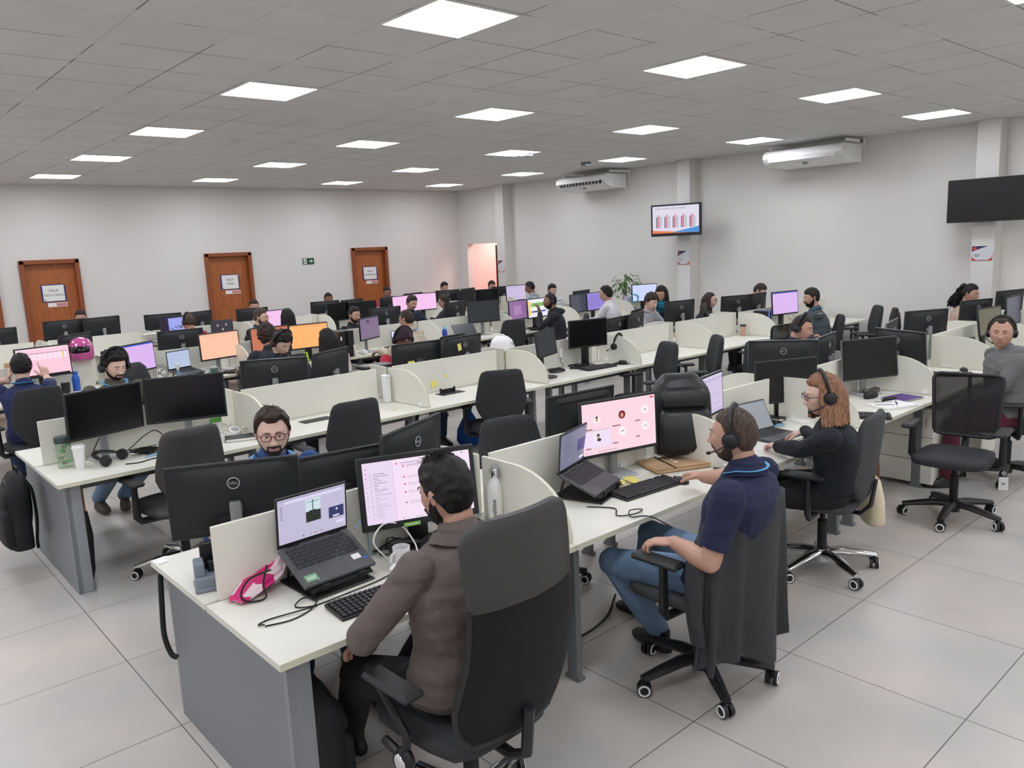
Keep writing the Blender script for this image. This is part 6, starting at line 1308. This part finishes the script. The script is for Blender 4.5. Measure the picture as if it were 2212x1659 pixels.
person('bearded man with red glasses and blue jacket facing camera', (1.66, 3.72, 1.175), 180, hy=204, hp=6, lean=.08, skn='e', near=3, hair=dict(t=.026, ts=.010, rough=.0015, m=BROWNH, recede=.012, line=.004, spikes=14, fq=40), beard=('short', BROWNH), glasses=RG,
       shirt=cloth('royal_blue_jacket', (40, 72, 120)), pants=JD, lanyard=LY_, collar='shirt', lid=.35, bw=1.2, hands=[(1.9, 3.42, .79), (1.42, 3.42, .79)])
person('man with dark curly hair and headphones looking down', (1.83, 7.03, 1.215), 172, hy=166, hp=16, lean=.10, skn='e', near=3, hair=dict(t=.036, ts=.022, rough=.009, m=BLACKH, fq=45), beard=('short', BLACKH), shirt=cloth('olive_sweater', (86, 80, 68)), pants=JN, phones=dict(side=-1, R=.116), lid=.8, lanyard=LY_, bw=1.15,
       legs=[((1.95, 6.68, .5), (1.78, 7.05, .12)), ((1.68, 6.68, .5), (1.60, 7.12, .12))], shoes=paint(70, 60, 48, .7))
person('man in navy polo pointing at the pink spreadsheet screen', (1.38, 8.30, 1.16), 8, hy=12, hp=5, lean=.12, skn='a', near=2, hair=dict(t=.016, ts=.008, rough=.002, m=BLACKH), shirt=cloth('navy_tshirt', (34, 44, 84)), sleeve='short', pants=JD, lanyard=LY_, hands=[(1.29, 8.36, 1.12), (1.66, 8.86, 1.06)], poles=[Vector((-.8, 0, -.6)), Vector((.9, 0, -.7))],
       point=2, curl=[.3, .3], handdir=[(.3, .1, 1), (-.1, .35, .95)], handn=[(.5, 0, 0), (0, 1, 0)])
person('young man looking down with black and red headphones', (3.40, 7.22, 1.225), 185, hy=168, hp=34, lean=.22, skn='e', near=2, hair=dict(t=.024, ts=.012, rough=.003, m=BLACKH, fringe=True, line=-.012), shirt=cloth('dark_navy_hoodie', (34, 36, 48)), pants=BKP, phones=dict(side=-1, R=.104, cup=paint(60, 22, 28, .4)), lid=1)
person('person with dark curly hair facing the dark orange screen', (3.78, 8.38, 1.19), -5, hy=20, hp=8, lean=.12, skn='b', near=1, hair=dict(t=.034, ts=.022, rough=.008, m=BROWNH, back=-.09, fq=45), shirt=cloth('dark_tshirt', (40, 42, 52)), pants=BKP)
person('woman with long black hair facing the amber screen', (4.17, 7.72, 1.135), -15, hy=-22, hp=8, lean=.12, skn='a', near=1, female=True, hair=dict(t=.014, ts=.012, m=BLACKH, long=.38, flare=.16, back=-.09), shirt=cloth('light_blouse', (196, 188, 180)), pants=BKP)
person('person in dark beanie, glasses and red sweater', (4.62, 6.93, 1.135), 188, hy=190, hp=16, lean=.12, skn='c', near=1, cap=cloth('aubergine_knit', (44, 30, 38)), shirt=cloth('red_sweater', (176, 44, 66)), pants=JD, glasses=BG, phones=dict(side=-1, R=.104, mic=False), lid=.5,
       legs=[((4.76, 6.52, .50), (4.82, 6.62, .12)), ((4.42, 6.52, .5), (4.4, 6.62, .12))])
person('man in beige sweater with blue shirt collar seen from behind', (5.62, 8.32, 1.2), -22, hy=-25, hp=5, lean=.10, skn='b', near=1, hair=dict(t=.008, ts=.004, m=BROWNH, rough=.001), glasses=BG, shirt=cloth('beige_sweater', (190, 178, 156)), pants=BKP, lanyard=paint(90, 130, 190, .7))
person('man in black t-shirt with short black hair', (6.02, 10.28, 1.15), 160, hy=166, hp=8, lean=.12, skn='b', near=1, hair=dict(t=.016, ts=.005, m=BLACKH, rough=.001), beard=('short', BLACKH), shirt=cloth('black_tshirt', (26, 27, 30)), sleeve='short', pants=BKP)
person('bearded man with thin glasses and black jacket, profile', (4.72, 10.6, 1.225), 150, hy=138, hp=6, lean=.10, skn='a', near=1, hair=dict(t=.020, ts=.006, m=GREYH, rough=.001), beard=('full', GREYH), glasses=paint(150, 140, 130, .3, metal=.6), shirt=cloth('black_fleece', (30, 31, 35)), pants=BKP, lanyard=LY_)
person('woman with long black hair seen from behind, back row', (5.40, 11.18, 1.15), -10, hy=-15, hp=5, lean=.1, skn='a', female=True, hair=dict(t=.014, ts=.012, m=BLACKH, long=.36, flare=.1, back=-.09), shirt=cloth('dark_blouse', (40, 36, 40)), pants=BKP, detail=False)
person('man in red shirt with headset before the sky picture', (4.01, 11.42, 1.195), -20, hy=-30, hp=5, lean=.1, skn='b', hair=dict(t=.006, ts=.004, m=GREYH, rough=.001), shirt=cloth('crimson_shirt', (156, 40, 60)), pants=BKP, phones=dict(side=-1), detail=False)
person('man with moustache and dark navy jacket', (7.43, 10.82, 1.205), 172, hy=180, hp=18, lean=.1, skn='b', near=1, hair=dict(t=.022, ts=.008, m=BROWNH, rough=.002), beard=('moustache', BLACKH), shirt=cloth('deep_navy_jacket', (30, 36, 52)), pants=BKP)
person('dark-haired person in dark hoodie right of the pink screens', (8.45, 11.3, 1.14), -30, hy=-40, hp=10, lean=.12, skn='b', hair=dict(t=.018, ts=.010, m=BROWNH, rough=.003), shirt=cloth('charcoal_hoodie', (46, 48, 54)), pants=BKP, glasses=BG)
for k, (x, y, z, hr_, sh, lb) in enumerate(((5.93, 13.55, 1.2, BROWNH, (50, 60, 80), 'person hidden behind monitor in front of the middle door'), (7.60, 13.9, 1.2, BLACKH, (60, 60, 66), 'person with cropped hair half hidden left of the right door'), (9.08, 14.1, 1.215, BLACKH, (150, 50, 66), 'man in dark red shirt in front of the right door'),
        (10.50, 14.0, 1.225, BLACKH, (50, 60, 70), 'person showing only dark hair above the logo monitor'), (11.40, 13.45, 1.2, BROWNH, (80, 70, 70), 'person peeking above monitor below the pink opening'), (3.22, 13.9, 1.235, BROWNH, (60, 60, 60), 'person whose forehead shows before the left door'), (10.52, 10.66, 1.2, BLACKH, (60, 64, 70), 'man bowing his head behind the man in vest'))):
    person(lb, (x, y, z), 180, hy=195 if k != 3 else 180, hp=14, skn='c' if k in (1, 2) else 'b', hair=dict(t=.008 if k in (1, 2) else .016, ts=.004, m=hr_), shirt=cloth(f'shirt_{sh[0]}_{sh[1]}', sh), detail=(k in (2,)))
person('man in light grey shirt with cropped hair, back row', (10.65, 11.4, 1.24), -25, hy=-35, hp=14, lean=.1, skn='c', hair=dict(t=.010, ts=.004, m=BLACKH, rough=.001), shirt=cloth('light_grey_shirt', (160, 164, 168)), pants=BKP, collar='polo')
person('man with headset and dark vest resting chin on hand', (8.20, 8.35, 1.23), -45, hy=-58, hp=4, lean=.08, skn='c', near=1, hair=dict(t=.004, ts=.002, m=BLACKH, rough=.0005), beard=('short', BLACKH), shirt=cloth('black_hooded_vest', (36, 36, 42)), pants=BKP, phones=dict(side=-1), hood=True, hands=[(8.10, 8.50, 1.12), (8.45, 8.80, .82)], poles=[Vector((-.6, .3, -1)), None], handdir=[(-.1, .2, 1), None])
person('man in white shirt with short curly hair seen from behind', (9.40, 8.32, 1.25), -20, hy=-32, hp=4, lean=.1, skn='b', near=1, hair=dict(t=.018, ts=.010, m=BLACKH, rough=.006), shirt=cloth('white_shirt', (208, 208, 210)), pants=JD)
person('young man with earphones and light grey cardigan', (8.85, 7.0, 1.2), 172, hy=184, hp=20, lean=.14, skn='e', near=1, hair=dict(t=.026, ts=.012, m=BROWNH, rough=.002, fringe=True, line=-.01), shirt=cloth('heather_cardigan', (150, 152, 156)), pants=JD, lanyard=paint(200, 90, 50, .6), lid=.9)
person('woman in teal shirt with black hair bending over', (9.90, 7.62, 1.235), 245, hy=258, hp=26, lean=.40, skn='b', near=1, female=True, stand_=True, hair=dict(t=.014, ts=.012, m=BLACKH, back=-.09, long=.16, flare=.05), shirt=cloth('teal_shirt', (24, 116, 142)), sleeve='short', pants=JD, lanyard=LY_, lid=.8)
person('woman with long dark hair and glasses in profile', (10.2, 6.95, 1.115), 130, hy=152, hp=0, lean=.06, skn='e', near=1, female=True, hair=dict(t=.010, ts=.010, m=BROWNH, long=.24, flare=.08, back=-.09, a0=78), glasses=RG, shirt=cloth('dark_top', (44, 44, 52)), pants=BKP, lid=.6)
person('man with glasses leaning down in grey-green shirt', (11.05, 6.62, 1.205), 140, hy=168, hp=36, lean=.30, skn='a', near=1, hair=dict(t=.012, ts=.005, m=BROWNH, rough=.001), glasses=BG, shirt=cloth('grey_green_shirt', (104, 112, 108)), pants=BKP, lid=1)
def stripes(o, P):
    for k in (0, 1):
        def f(b):
            S, E = P['SH'][k], P['EL'][k]
            for q in (-.02, 0, .02): b.tube([S.lerp(E, t)+P['Z']*.0+(P['Z']*.35-P['Rt']*(1-2*k)*1).normalized()*.064+P['F']*q for t in (-.1, .3, .6, .9)], .004, 5)
        part('sleeve_stripes', None, f, PW, o)
person('man in grey jacket with white sleeve stripes in profile', (9.57, 4.99, 1.24), -38, hy=-48, hp=8, lean=.08, skn='b', near=1, hair=dict(t=.018, ts=.006, m=BLACKH, rough=.001, line=-.01), beard=('full', BLACKH), shirt=cloth('slate_track_jacket', (74, 82, 88)), pants=BKP, lanyard=LY_, hands=[(9.75, 5.50, .80), (10.1, 5.45, .80)], extra=stripes)
person('man with headphones in navy sweater resting chin on hand', (6.95, 3.72, 1.18), 160, hy=172, hp=16, lean=.10, skn='b', near=2, hair=dict(t=.007, ts=.003, m=BROWNH, rough=.001, recede=.012), shirt=cloth('navy_sweater', (30, 36, 62)), pants=BKP, phones=dict(side=-1, R=.100, mic=False), hands=[(7.08, 3.60, 1.06), (6.7, 3.4, .80)], poles=[Vector((.4, -.5, -1)), None], handdir=[(-.1, .1, 1), None], curl=[1.3, .5], lid=.8,
       legs=[((7.1, 3.35, .5), (7.1, 3.1, .12)), ((6.8, 3.35, .5), (6.8, 3.1, .12))])
person('woman with curly ponytail and beige top', (11.18, 3.68, 1.2), 140, hy=185, hp=14, lean=.10, skn='b', near=1, female=True, hair=dict(t=.012, ts=.010, m=BLACKH, pony=True, rough=.002), shirt=cloth('beige_top', (186, 158, 140)), pants=BKP, lid=.7)
